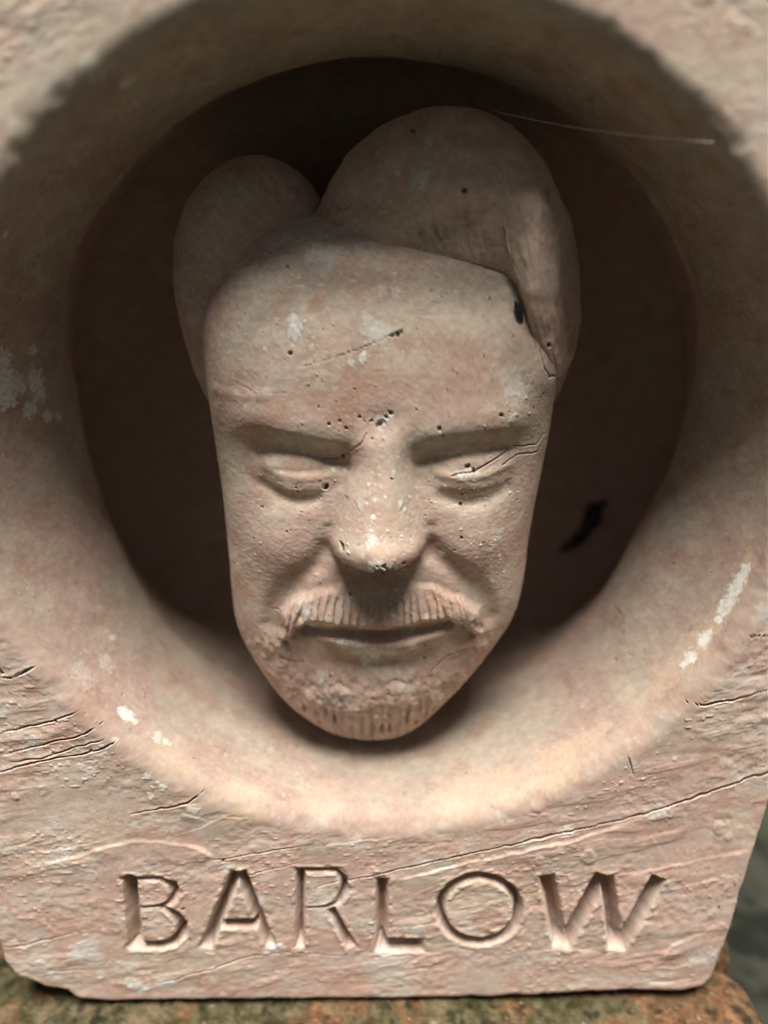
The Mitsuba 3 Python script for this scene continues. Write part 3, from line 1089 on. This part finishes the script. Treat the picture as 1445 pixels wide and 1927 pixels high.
def pillow(n, centre, ring_pts, front, low, power, r0=0.84, shrink=0.1):
    """A cushion over an outline: returns x, v, rho, base rise 0..1, skirt 0..1, faces.
    low: height where the cushion starts; below it the wall runs back to w = -3, drawn in by shrink."""
    r, a, faces = disc(n)
    ring_s = smooth_closed(ring_pts)
    ra = np.arctan2(ring_s[:, 1] - centre[1], ring_s[:, 0] - centre[0])
    rr = np.hypot(ring_s[:, 0] - centre[0], ring_s[:, 1] - centre[1])
    o = np.argsort(ra)
    S = np.interp(a, np.r_[ra[o] - 2 * math.pi, ra[o], ra[o] + 2 * math.pi], np.r_[rr[o], rr[o], rr[o]])
    rho_t = 1 - (1 - np.linspace(0, 1, 4000)) ** 2.2
    pr = (1 - rho_t ** 3.0) ** (1 / 3.0)
    arc = np.r_[0, np.cumsum(np.hypot(np.diff(rho_t) * 42, np.diff(pr) * 28))]
    rho = np.interp(np.clip(r / r0, 0, 1), arc / arc[-1], rho_t)
    sk = np.clip((r - r0) / (1 - r0), 0, 1)
    pw = power(a)
    rise = np.maximum(1 - rho ** pw, 0) ** (1 / pw)
    rad = rho * S * (1 - shrink(a) * sk ** 1.6)
    return centre[0] + rad * np.cos(a), centre[1] + rad * np.sin(a), rho, rise, sk, a, faces


def groove(x, v, poly, width):
    """exp(-(distance to polyline / width)^2)"""
    p = np.stack([x, v], -1)
    g = np.zeros(len(x))
    q = near(p, poly, 3.2 * width)
    d = np.full(len(q), 99.0)
    for a, b in zip(poly[:-1], poly[1:]):
        d = np.minimum(d, seg_dist(p[q], a, b)[0])
    g[q] = np.exp(-(d / width) ** 2)
    return g


def bump(x, v, cx, cv, rx, rv):
    return np.exp(-((x - cx) / rx) ** 2 - ((v - cv) / rv) ** 2)


def dome(x, v, cx, cv, rx, rv, p=0.6):
    return np.maximum(1 - ((x - cx) / rx) ** 2 - ((v - cv) / rv) ** 2, 0) ** p


TUFT = [(-40.5, 10), (-43.5, 15), (-47.6, 28), (-49.2, 40), (-48.6, 50), (-45.0, 61), (-38.2, 68.3), (-31, 71), (-24, 70.8), (-17.5, 67.3), (-12.5, 60), (-13, 50), (-22, 42), (-31, 34), (-36, 20)]
SWEEP = [(-16.6, 53), (-12.2, 63.6), (-6.6, 71), (0.8, 76), (8, 78.6), (15, 79.3), (22, 78.3), (29.2, 74.8), (35.5, 67.6), (40.7, 59.7), (44.2, 54), (46.8, 43.5), (47.2, 34), (46, 26.5), (41.2, 20.6), (36.6, 22.2), (33.6, 27), (31.2, 33), (29.8, 40), (25, 45.5), (14, 47.6), (2, 46.8), (-10, 47.5)]
FACE_RING = [(-42.0, 35), (-41.8, 22.8), (-41.0, 10), (-40.1, -3.3), (-39.6, -17), (-39.5, -31.5), (-39.2, -38), (-38.6, -42.5), (-36.6, -47.5), (-33.0, -54), (-29.5, -60), (-24.4, -66), (-18.0, -70.8), (-11.7, -73.6), (-4, -74.4), (2.8, -73.6), (7.8, -71), (12.8, -66.5), (18.0, -61.2), (25.2, -52.5), (30.8, -44.5), (33.6, -39.5), (35.4, -32.5), (36.6, -18), (38.6, -4.3), (40.6, 9), (41.4, 22), (41, 35), (36.5, 48), (22, 58), (0, 60), (-15, 58), (-27, 57), (-35.5, 50), (-40, 42)]
MOUSTACHE = [(-26, -39.5), (-25.5, -31), (-22, -27.2), (-13, -23.8), (-1, -21.5), (11, -23.8), (19, -28.0), (23, -32), (23.3, -39.5), (20.8, -38.5), (18.0, -36.0), (14.3, -33.6), (6, -34.7), (-1, -35.6), (-9, -35.0), (-17, -34.2), (-20.5, -36), (-22.8, -40.5)]

x, v, rho, rise, sk, aa, FF = pillow(
    820, (-1.0, -8.0), FACE_RING, None, None,
    power=lambda a: 2.9 - 0.3 * np.exp(-((a + math.pi / 2) / 0.7) ** 2),
    shrink=lambda a: 0.16 + 0.28 * np.exp(-((a + math.pi / 2) / 0.9) ** 2))
lowv = 5.0 + 9.0 * np.exp(-((aa + math.pi / 2) / 0.75) ** 2)
wf = PchipInterpolator([-80, -66, -56, -42, -30, -12, 6, 18, 30, 40, 50, 64], [30, 30, 30.5, 30.6, 31, 31, 31.6, 33.0, 32.6, 31.0, 28.4, 24])(np.clip(v, -80, 64))
w = np.where(sk > 0, lowv - sk * (lowv + 66), lowv + (wf - lowv) * rise)
m = np.interp(v, [-70, -40, -15, 0, 16, 54], [-4.0, -2.4, -1.4, -0.8, 0.0, 0.4])
xs = x - m
ax = np.abs(xs)
frontw = sstep(1.0, 0.93, rho)  # features die out towards the outline
# brow and eye sockets
brow = np.where(xs < 0, 7.2 + 0.22 * np.clip(ax - 11, -4, 16), 7.5 + 0.12 * np.clip(ax - 12, -4, 16))
lat = sstep(1.5, 13.0, ax) * sstep(38, 27, ax)
brow = brow + 1.6 * (f3(np.c_[x, 0 * x, 0 * x], 7, 2, 31) - 0.5)
feat = -2.5 * (1 - 0.35 * sstep(16, 32, ax)) * sstep(brow + 3.8, brow - 2.6, v) * sstep(-8, 3.5, v) * lat
feat -= 1.3 * bump(x, v, -10.2, 5.6, 4.8, 3.2) + 0.7 * bump(x, v, 10.5, 5.6, 5.0, 3.2)
feat += 1.0 * np.exp(-((v - brow - 4.4) / 4.6) ** 2) * lat
feat += -0.9 * bump(xs, v, 0, 13.5, 3.5, 3.0)
for sgn, ex, ev in ((-1, -19.2, 3.4), (1, 19.3, 3.2)):
    feat += 2.3 * dome(x, v, ex, ev, 12.5, 6.0, 1.3)
    feat += 1.4 * bump(x, v, ex - sgn * 1.0, -1.2, 8.5, 3.0)
feat -= 0.7 * groove(x, v, [(-28, 6.2), (-24, 7.4), (-19, 7.4), (-14, 6.0), (-10, 4.4), (-7.5, 3.6)], 1.1)
feat -= 0.7 * groove(x, v, [(8.2, 4.2), (10.6, 5.0), (15, 5.6), (20, 6.1), (25, 6.9), (29, 6.8)], 1.1)
feat += 0.5 * groove(x, v, [(-26, 4.2), (-23, 2.4), (-19, 1.7), (-14, 2.0), (-10.5, 2.8)], 1.3)
feat -= 0.25 * groove(x, v, [(-24, 3.4), (-19, 2.9), (-14, 3.1)], 0.6)
feat += 0.5 * groove(x, v, [(12, 2.2), (17, 1.2), (23, 1.6), (28, 3.0)], 1.0)
feat -= 0.75 * groove(x, v, [(-27, -0.5), (-24, -2.6), (-20, -3.9), (-15, -3.2)], 1.5)
feat -= 0.75 * groove(x, v, [(13, -3.2), (18, -4.9), (23, -4.6), (28, -2.6)], 1.5)
feat += 0.3 * groove(x, v, [(-37, 20.5), (-31, 19.5), (-25, 20)], 1.2)
# nose
def pchip(a, b):
    return PchipInterpolator(a, b)(np.clip(v, a[0], a[-1]))


hw_ = pchip([-80, -18, -14, -9, -3, 5, 14, 60], [10.4, 10.4, 10.9, 9.9, 8.4, 7.2, 6.6, 6.6])
hh = pchip([-80, -17, -13, -9, -4, 3, 10, 17, 64], [9.8, 10.4, 10.7, 9.6, 7.6, 4.8, 2.7, 0.5, 0])
vb = -19.2 + 0.022 * np.clip(ax, 0, 9) ** 2 - 0.0 * xs
u_ = np.clip(ax / hw_, 0, 1)
ridge = hh * (0.84 * np.maximum(1 - u_ ** 3.0, 0) ** 1.1 + 0.16 * np.exp(-(ax / (0.55 * hw_)) ** 2))
tip = 1.5 * bump(xs, v, -0.2, -14.6, 6.4, 3.6)
al = 1.7 * bump(xs, v, -8.3, -13.9, 2.6, 3.4)
ar = 1.5 * bump(xs, v, 8.0, -14.0, 2.5, 3.2)
nose = (ridge + tip + al + ar) * sstep(vb - 0.2, vb + 2.6, v)
feat += nose * (1 + 0.02 * (f3(np.c_[x, v, 0 * x], 4, 2, 33) - 0.5))
feat -= 0.5 * (groove(x, v, [(-12.6, -10), (-13.0, -14), (-11.6, -17.5)], 1.2) + groove(x, v, [(10.6, -10), (11.0, -14), (9.8, -17.8)], 1.2))
# cheeks and the folds beside the nose
feat += 2.4 * bump(x, v, -25, -14, 9, 9) + 2.4 * bump(x, v, 21, -14, 9, 9)
fl = [(-13.5, -15.5), (-15.6, -18.9), (-19.5, -22.0), (-23.5, -26.3), (-26.8, -32), (-27.5, -36)]
fr = [(10.6, -15.2), (12.6, -17.6), (16, -20.5), (19.8, -23.8), (23.8, -30), (25.0, -35)]
feat -= 1.6 * groove(x, v, fl, 2.7) + 1.6 * groove(x, v, fr, 2.5)
# moustache
pm = np.stack([x, v], -1)
md = np.full(len(x), -9.0)
qm = near(pm, MOUSTACHE, 4)
md[qm] = poly_inside(pm[qm] + 0.7 * np.c_[noise(np.c_[pm[qm] / 1.8, 0 * qm], 34) - 0.5, noise(np.c_[pm[qm] / 1.8, 0 * qm], 35) - 0.5], MOUSTACHE)
mpure = np.full(len(x), -9.0)
mpure[qm] = poly_inside(pm[qm], MOUSTACHE)
mtop = sstep(-21.0, -33.0, v)
feat += sstep(-0.3, 1.9, md) * (0.25 + 2.3 * mtop + 0.8 * np.exp(-(xs / 9.0) ** 2) * sstep(-23, -29, v))
ph = x * 3.3 + 0.05 * x * (v + 30) + 3.4 * (f3(np.c_[x, v * 0.25, 0 * x], 4.0, 3, 36) - 0.5) * 4
strand = 0.5 + 0.5 * np.cos(ph)
inm = sstep(0.3, 1.6, md) * sstep(-24.5, -29.0, v)
feat -= (0.75 * strand ** 2.0 * (0.05 + 1.3 * noise(np.c_[x / 2.2, v / 4.0, 0 * x], 37) ** 1.5) + 0.5 * (f3(np.c_[x / 0.9, v / 5.0, 0 * x], 1.0, 2, 137) - 0.5)) * inm
feat += 0.5 * (f3(np.c_[x, v, 0 * x], 1.6, 3, 38) - 0.5) * sstep(0, 1, md)
# drooping ends cut by oblique notches
for c_ in ((-24.8, -37.0), (-24.0, -40.2), (-22.2, -37.8), (-19.8, -36.6), (21.8, -36.4), (23.0, -38.0), (19.2, -36.2), (20.8, -39.6)):
    feat -= 0.9 * groove(x, v, [c_, (c_[0] + 0.9 * np.sign(c_[0]) * -1, c_[1] + 1.6)], 0.75)
# mouth, lower lip, chin
feat -= 1.6 * groove(x, v, [(-18.6, -36.2), (-12, -36.6), (-6, -37.0), (-1, -37.2), (6, -36.8), (11, -36.0), (15, -35.2)], 1.1)
feat += 1.6 * groove(x, v, [(-13, -38.0), (-7, -39.6), (-3, -40.2), (2, -40.0), (7, -39.0), (12, -37.2)], 2.4)
feat -= 1.2 * bump(x, v, -3, -45.6, 12, 3.2)
feat += 2.4 * bump(x, v, -4, -58, 15, 7.5)
beard = sstep(-43.5, -51.0, v + 0.12 * ax) * frontw
beard = np.maximum(beard, 0.85 * sstep(17, 21, ax) * sstep(-37, -42, v) * frontw)
feat += beard * (2.2 * (f3(np.c_[x, v, 0 * x], 3.4, 3, 39) - 0.5) + 1.5 * (f3(np.c_[x, v * 0.5, 0 * x], 1.2, 2, 139) - 0.5))
for cx, cv in ((-11.5, -53.0), (2.2, -52.0)):
    feat += 0.55 * dome(x, v, cx, cv, 2.6, 2.0, 0.8) - 0.5 * groove(x, v, [(cx - 1.8, cv + 1.0), (cx, cv + 1.9), (cx + 1.8, cv + 1.0)], 0.6)
low = sstep(-56.0, -62.5, v)
ph2 = (x + 4) * (2.75 - 0.012 * (v + 66)) + 7.0 * (f3(np.c_[x, v * 0.3, 0 * x], 5, 2, 40) - 0.5)
feat -= 1.4 * low * (0.5 + 0.5 * np.cos(ph2)) ** 1.6 * sstep(24, 15, np.abs(x + 4)) * (0.1 + 1.5 * noise(np.c_[x / 1.9, v / 3.5, 0 * x], 41) ** 1.3) * sstep(1.02, 0.9, rho * (1 - sk))
for ring_pts, up_, wid in ((SWEEP, 2.2, 4.5), (TUFT, 0.8, 2.5)):
    q = near(pm, ring_pts, 9)
    feat[q] += up_ * np.exp(-(np.minimum(poly_inside(pm[q], smooth_closed(ring_pts)), 0) / wid) ** 2)
w = w + feat * np.where(sk > 0, 0, frontw)
H = to_plaque(x, v, w)
hn = normals_of(H, FF)
CN = 820
if hn[(CN // 2) * CN + CN // 2] @ [0, -1, 0] < 0:
    FF, hn = FF[:, ::-1], -hn
disp = 0.45 * (f3(H, 9, 3, 42) - 0.5) + 0.10 * (f3(H, 1.5, 3, 43) - 0.5) + 0.12 * (f3(H, 0.62, 2, 44) - 0.5)
rs = np.random.default_rng(7)
pits = [(p[0], p[1], p[2]) for p in FACE_PITS]
for _ in range(420):
    px, pv = rs.uniform(-36, 36), rs.uniform(-62, 40)
    dens = 0.25 + 0.75 * (px > 5 and pv > 15) + 0.35 * (abs(px) < 30 and -20 < pv < 0)
    if rs.random() < dens:
        pits.append((px, pv, 0.09 + 0.16 * rs.random() ** 2))
col = clay_colour(H, 0.50 + 0.25 * sstep(-25, -40, v) + 0.12 * sstep(0, 20, x) - 0.35 * bump(xs, v, 0, -10, 9, 9), 200, 0.5)
col = blot(pm, col, None, FACE_REDS, RED, rag=1.4, soft=0.7)
for cx, cv, r in pits:
    q = near(pm, [(cx, cv)], 2.2 * r)
    d = np.hypot(pm[q, 0] - cx, pm[q, 1] - cv) / r
    g = sstep(1.25, 0.3, d + 1.0 * (noise(np.c_[pm[q] / (0.8 * r), 0 * q], 3) - 0.5))
    disp[q] -= min(0.8, 1.3 * r) * g
    col[q] = mixc(col[q], (0.06, 0.04, 0.032), 0.85 * g)
for i, (hw, dep, poly) in enumerate(FACE_CRACKS):
    q = near(pm, poly, 2.0)
    s = pm[q] + 0.35 * np.c_[noise(np.c_[pm[q], 0 * q], 51 + i) - 0.5, noise(np.c_[pm[q], 0 * q], 71 + i) - 0.5]
    d = np.full(len(q), 9.0)
    for a, b in zip(poly[:-1], poly[1:]):
        d = np.minimum(d, seg_dist(s, a, b)[0])
    g = np.clip(1 - d / (max(hw, 0.13) * (0.6 + 0.9 * noise(np.c_[pm[q] / 2.5, 0 * q], 59))), 0, 1)
    disp[q] -= 0.7 * dep * g
    disp[q] += 0.04 * np.exp(-((d - 0.5) / 0.3) ** 2)
    col[q] = mixc(col[q], (0.09, 0.055, 0.042), 0.7 * sstep(0.2, 0.8, g))
# small clay crumbs and scratches
for _ in range(160):
    px, pv, r = rs.uniform(-34, 34), rs.uniform(-60, 45), rs.uniform(0.15, 0.4)
    q = near(pm, [(px, pv)], r)
    disp[q] += 0.7 * r * np.maximum(1 - ((pm[q, 0] - px) / r) ** 2 - ((pm[q, 1] - pv) / r) ** 2, 0)
specks = []
for _ in range(150):
    cxv = [(0, -5, 7, 10), (20, -3, 9, 5), (22, -18, 8, 8), (-3, -30, 20, 5), (10, -62, 14, 6), (-14, -55, 10, 6)][rs.integers(6)]
    specks.append((rs.normal(cxv[0], cxv[2] * 0.6), rs.normal(cxv[1], cxv[3] * 0.6), rs.uniform(0.12, 0.34), rs.uniform(0.5, 0.95)))
col = blot(pm, col, disp, FACE_WHITES + specks, LIME, lift=0.12, rag=0.7)
chip = [(-1.0, -17.9, 2.2, 0.9), (1.2, -17.6, 1.3, 0.7)]
col = blot(pm, col, disp, chip, (0.12, 0.10, 0.085), lift=-0.7, rag=1.2)
H = H + hn * disp[:, None]
hn = normals_of(H, FF)
part = np.zeros(len(H), int)
part[(beard > 0.4) & (v < -46)] = 5
nosemask = (nose > 1.2) & (v < 10)
part[nosemask] = 2
part[(mpure > 0) & (nose < 0.8)] = 1
part[dome(x, v, -19.0, 3.0, 11.5, 6.6) > 0.02] = 3
part[dome(x, v, 19.3, 2.6, 11.5, 6.6) > 0.02] = 4
part[(groove(x, v, [(-14, -38.5), (-7, -40.2), (-3, -41), (2, -40.8), (7, -39.6), (12, -37.6)], 2.2) > 0.4) & (mpure <= 0)] = 6
part[sk > 0] = 0
add_split("clay_plaque", "clay_plaque__head", H, FF, col, (part, {
    1: "clay_plaque__head__moustache", 2: "clay_plaque__head__nose", 3: "clay_plaque__head__eye", 4: "clay_plaque__head__eye_001",
    5: "clay_plaque__head__beard", 6: "clay_plaque__head__lower_lip"}), hn)
labels["clay_plaque__head"] = {"label": "clay head of a bearded man set in the round hollow"}
labels["clay_plaque__head__eye"] = {"label": "closed eye on the left of the nose"}
labels["clay_plaque__head__eye_001"] = {"label": "closed eye on the right, crossed by a crack"}

# hair: a rounded tuft on the left and the large sweep on the right

def hair(key, ring_pts, centre, front, power, low_, seed, streak, n, label, extra=None):
    x, v, rho, rise, sk, a, FF = pillow(n, centre, ring_pts, None, None, power, 0.86, lambda a: 0.16 + 0 * a)
    low = low_(a)
    w = np.where(sk > 0, low - sk * (low + 66), low + (front(x, v) - low) * rise)
    if extra is not None:
        w = w + extra(x, v) * sstep(1, 0.9, rho)
    H = to_plaque(x, v, w)
    hn = normals_of(H, FF)
    CN = n
    if hn[(CN // 2) * CN + CN // 2] @ [0, -1, 0] < 0:
        FF, hn = FF[:, ::-1], -hn
    c, s = math.cos(streak), math.sin(streak)
    q = np.stack([(x * c + v * s) / 6, (-x * s + v * c) / 0.8, w / 9], -1)
    disp = 1.3 * (f3(H, 9, 3, seed) - 0.5) + 0.55 * (fbm(q, 3, seed + 1) - 0.5) + 0.3 * (f3(H, 4, 3, seed + 3) - 0.5) + 0.12 * (f3(H, 1.6, 3, seed + 2) - 0.5)
    col = clay_colour(H, 0.95, 300 + seed, 0.2)
    pm = np.stack([x, v], -1)
    col = blot(pm, col, disp, FACE_WHITES, LIME, lift=0.1, rag=0.9)
    for cx, cv, r in [p[:3] for p in FACE_PITS]:
        i = near(pm, [(cx, cv)], 2 * r)
        g = sstep(1.2, 0.4, np.hypot(pm[i, 0] - cx, pm[i, 1] - cv) / r)
        disp[i] -= 0.8 * g
        col[i] = mixc(col[i], (0.05, 0.035, 0.03), 0.85 * g)
    H = H + hn * disp[:, None]
    add(key, H, FF, col)
    labels[key] = {"label": label}


hair("clay_plaque__head__hair_tuft", TUFT, (-31, 47), lambda x, v: 19.0 + 0.05 * (v - 40) - 0.22 * np.maximum(x + 38, 0), lambda a: 2.3 + 0 * a, lambda a: 3.0 + 0 * a, 400, 2.2, 260, "rounded tuft of hair on the left of the forehead")


def sweep_front(x, v):
    t = np.interp(x, [-16, 0, 14, 26, 32, 37, 42, 48], [24, 28.5, 30, 30.5, 32.5, 30, 22, 13])
    return t - 1.0 * sstep(48, 30, v) - 3.2 * sstep(66, 47, v) * sstep(31, 26, x)


hair("clay_plaque__head__hair_sweep", SWEEP, (24, 58), sweep_front, lambda a: 2.5 - 0.5 * np.exp(-((a + 2.15) / 0.8) ** 4), lambda a: 6.0 + 18.5 * np.exp(-((a + 1.95) / 0.95) ** 4), 420, 1.9, 420, "large swept-up wave of hair on the right")
# ear behind the hair on the right
hair("clay_plaque__head__ear", [(38, 26), (37.5, 16), (39, 9.5), (42.5, 12), (45.5, 20), (46.5, 28), (44, 33), (40, 32)], (41.6, 20.5), lambda x, v: 9.0 + 0 * x, lambda a: 2.2 + 0 * a, lambda a: 2.0 + 0 * a, 440, 1.5, 60, "narrow ear showing below the hair on the right")

labels["clay_plaque"] = {"label": "weathered pink clay plaque carved BARLOW, a bearded head in its round hollow", "category": "plaque"}


# ---------------------------------------------------------------- small scraps: flake, leaf scrap, spider silk
def lump(key, centre, radii, axis_turn, seed, bsdf, n=3, rough=0.45):
    import trimesh
    b = trimesh.creation.icosphere(subdivisions=n)
    v = np.array(b.vertices)
    v = v * (1 + rough * (fbm(v * 1.6 + seed, 3, seed) - 0.5) * 2)[:, None] * np.asarray(radii)
    c, s = math.cos(axis_turn), math.sin(axis_turn)
    v = np.stack([v[:, 0] * c - v[:, 2] * s, v[:, 1], v[:, 0] * s + v[:, 2] * c], -1) + np.asarray(centre)
    add(key, v, np.array(b.faces), None, bsdf)


lump("dark_flake", tuple(to_plaque(29.0, 36.6, 28.2)), (0.75, 0.7, 2.1), 0.35, 3, "black_scrap")
labels["dark_flake"] = {"label": "small black flake lodged where the forehead meets the hair on the right", "category": "debris"}


def tube(path, radii, k=8):
    path, radii = np.asarray(path, float), np.asarray(radii, float)
    t = np.gradient(path, axis=0)
    t /= np.linalg.norm(t, axis=1, keepdims=True)
    a = np.cross(t, [0.3, 0.2, 0.93])
    a /= np.linalg.norm(a, axis=1, keepdims=True)
    b = np.cross(t, a)
    ph = np.arange(k) / k * 2 * math.pi
    v = path[:, None] + radii[:, None, None] * (np.cos(ph)[:, None] * a[:, None] + np.sin(ph)[:, None] * b[:, None])
    return v.reshape(-1, 3), grid_faces(len(path), k, True)


leafp = np.array(SCRAP_PATH)
tt = np.linspace(0, 1, 40)
lp = np.stack([np.interp(tt, np.linspace(0, 1, len(leafp)), leafp[:, i]) for i in range(3)], -1)
lr = np.interp(tt, [0, 0.15, 0.35, 0.5, 0.7, 0.9, 1], [0.4, 2.0, 3.0, 1.8, 1.9, 1.2, 0.3]) * (0.8 + 0.5 * fbm(lp / 2.0, 2, 5))
sv, sf = tube(lp, lr, 12)
add("leaf_scrap", sv, sf, None, "black_scrap")
labels["leaf_scrap"] = {"label": "dark shrivelled scrap stuck on the hollow's wall right of the head", "category": "debris"}
tt = np.linspace(0, 1, 30)[:, None]
A_, B_ = np.array(SILK[0]), np.array(SILK[1])
sp = A_ + (B_ - A_) * tt + np.array([0, 0, -3.0]) * (4 * tt * (1 - tt)) * 0.3
v_, f_ = tube(sp, np.full(30, 0.055), 6)
add("spider_thread", v_, f_, None, "silk")
labels["spider_thread"] = {"label": "thin pale spider thread stretched from the hair to the hollow's upper right rim", "category": "thread"}


# ---------------------------------------------------------------- stone under the plaque, and the ground
def axis_points(segments):
    return np.unique(np.concatenate([np.linspace(a, b, max(2, int((b - a) / s) + 1)) for a, b, s in segments]))


gx = axis_points([(-300, -118, 3), (-118, 84, 0.5)])
NXE = 26
gy = axis_points([(-160, -30, 2.5), (-30, 28, 0.4), (28, 160, 2)])
X_, Y_ = np.meshgrid(gx, gy, indexing="xy")
# the right end of the block: a rounded, crumbling edge that turns down
ends = np.linspace(0, 1, NXE + 1)[1:]
reach = 92.4 + 3.0 * (fbm(np.c_[gy / 9, 0 * gy, 0 * gy], 3, 501) - 0.5) * 2
reach = reach - 4.5 * np.exp(-((gy - 9.5) / 3.0) ** 2)
ex_ = np.concatenate([np.repeat(gx[None], len(gy), 0), 84 + (reach[:, None] - 84) * np.sin(np.minimum(ends * 1.25, 1) * math.pi / 2)[None]], 1)
ez_ = np.concatenate([np.zeros((len(gy), len(gx))), (-5.0 * (1 - np.cos(np.minimum(ends * 1.25, 1) * math.pi / 2)) - 40 * np.clip(ends - 0.8, 0, 1) / 0.2)[None] * np.ones((len(gy), 1))], 1)
ey_ = np.repeat(gy[:, None], ex_.shape[1], 1)
S = np.stack([ex_, ey_, ez_], -1).reshape(-1, 3)
h = 2.6 * (f3(S, 9, 4, 502) - 0.5) + 1.5 * (f3(S, 2.2, 3, 503) - 0.5) + 0.9 * (f3(S, 0.9, 2, 504) - 0.5)
clear = sstep(0, 3, np.abs(S[:, 1] - 20) - 22)
col = mixc((0.055, 0.052, 0.022), (0.14, 0.125, 0.075), sstep(0.30, 0.70, f3(S, 2.2, 4, 505)))
col = mixc(col, (0.20, 0.16, 0.10), 0.8 * sstep(0.52, 0.66, f3(S, 4.5, 3, 506)))
rust = sstep(0.44, 0.60, f3(S, 7, 4, 507) + 0.17 * sstep(25, 75, S[:, 0]) - 0.09 * sstep(-20, -60, S[:, 0]) - 0.03)
col = mixc(col, (0.19, 0.092, 0.05), 0.75 * rust * (0.5 + 0.5 * sstep(0.35, 0.6, f3(S, 1.4, 3, 517))))
col = mixc(col, (0.36, 0.20, 0.11), 0.6 * rust * sstep(0.5, 0.66, f3(S, 1.8, 3, 508)))
col = mixc(col, (0.02, 0.022, 0.014), 0.8 * sstep(0.54, 0.70, f3(S, 2.6, 4, 509)))
col = mixc(col, (0.62, 0.58, 0.48), 0.6 * sstep(0.92, 0.96, noise(S / 1.1, 510)) * sstep(0.45, 0.6, f3(S, 8, 2, 511)))
col = col * (0.22 + 0.75 * f3(S, 0.7, 2, 512))[:, None]
S[:, 2] += h * (1 - 0.35 * sstep(84, 90, S[:, 0])) - 2.0
FS = grid_faces(len(gy), ex_.shape[1])
add("mossy_stone", S, FS[:, ::-1] if normals_of(S, FS)[5000, 2] < 0 else FS, col, "rough_stone", local=False)
labels["mossy_stone"] = {"label": "rough orange and moss-green stone block under the plaque", "category": "stone block"}

gx = axis_points([(-40000, -2000, 4000), (-2000, -200, 150), (-200, 80, 8), (80, 190, 0.8), (190, 2000, 150), (2000, 40000, 4000)])
gy = axis_points([(-40000, -2000, 4000), (-2000, -120, 120), (-120, 0, 6), (0, 170, 0.8), (170, 2000, 150), (2000, 40000, 4000)])
X_, Y_ = np.meshgrid(gx, gy, indexing="xy")
S = np.stack([X_, Y_, np.full(X_.shape, -34.0)], -1).reshape(-1, 3)
S[:, 2] += (3.0 * (f3(S, 14, 4, 601) - 0.5) + 0.8 * (f3(S, 2.5, 3, 602) - 0.5)) * (np.abs(S[:, 0]) < 400) * (np.abs(S[:, 1]) < 400)
col = mixc((0.012, 0.014, 0.011), (0.036, 0.038, 0.032), sstep(0.35, 0.65, f3(S, 9, 3, 603)))
col = mixc(col, (0.028, 0.036, 0.012), 0.6 * sstep(0.56, 0.68, f3(S, 12, 3, 604)))
FS = grid_faces(len(gy), len(gx))
add("ground", S, FS[:, ::-1] if normals_of(S, FS)[5000, 2] < 0 else FS, col, "rough_stone", local=False)
labels["ground"] = {"label": "dark damp ground beyond the stone block", "kind": "structure"}
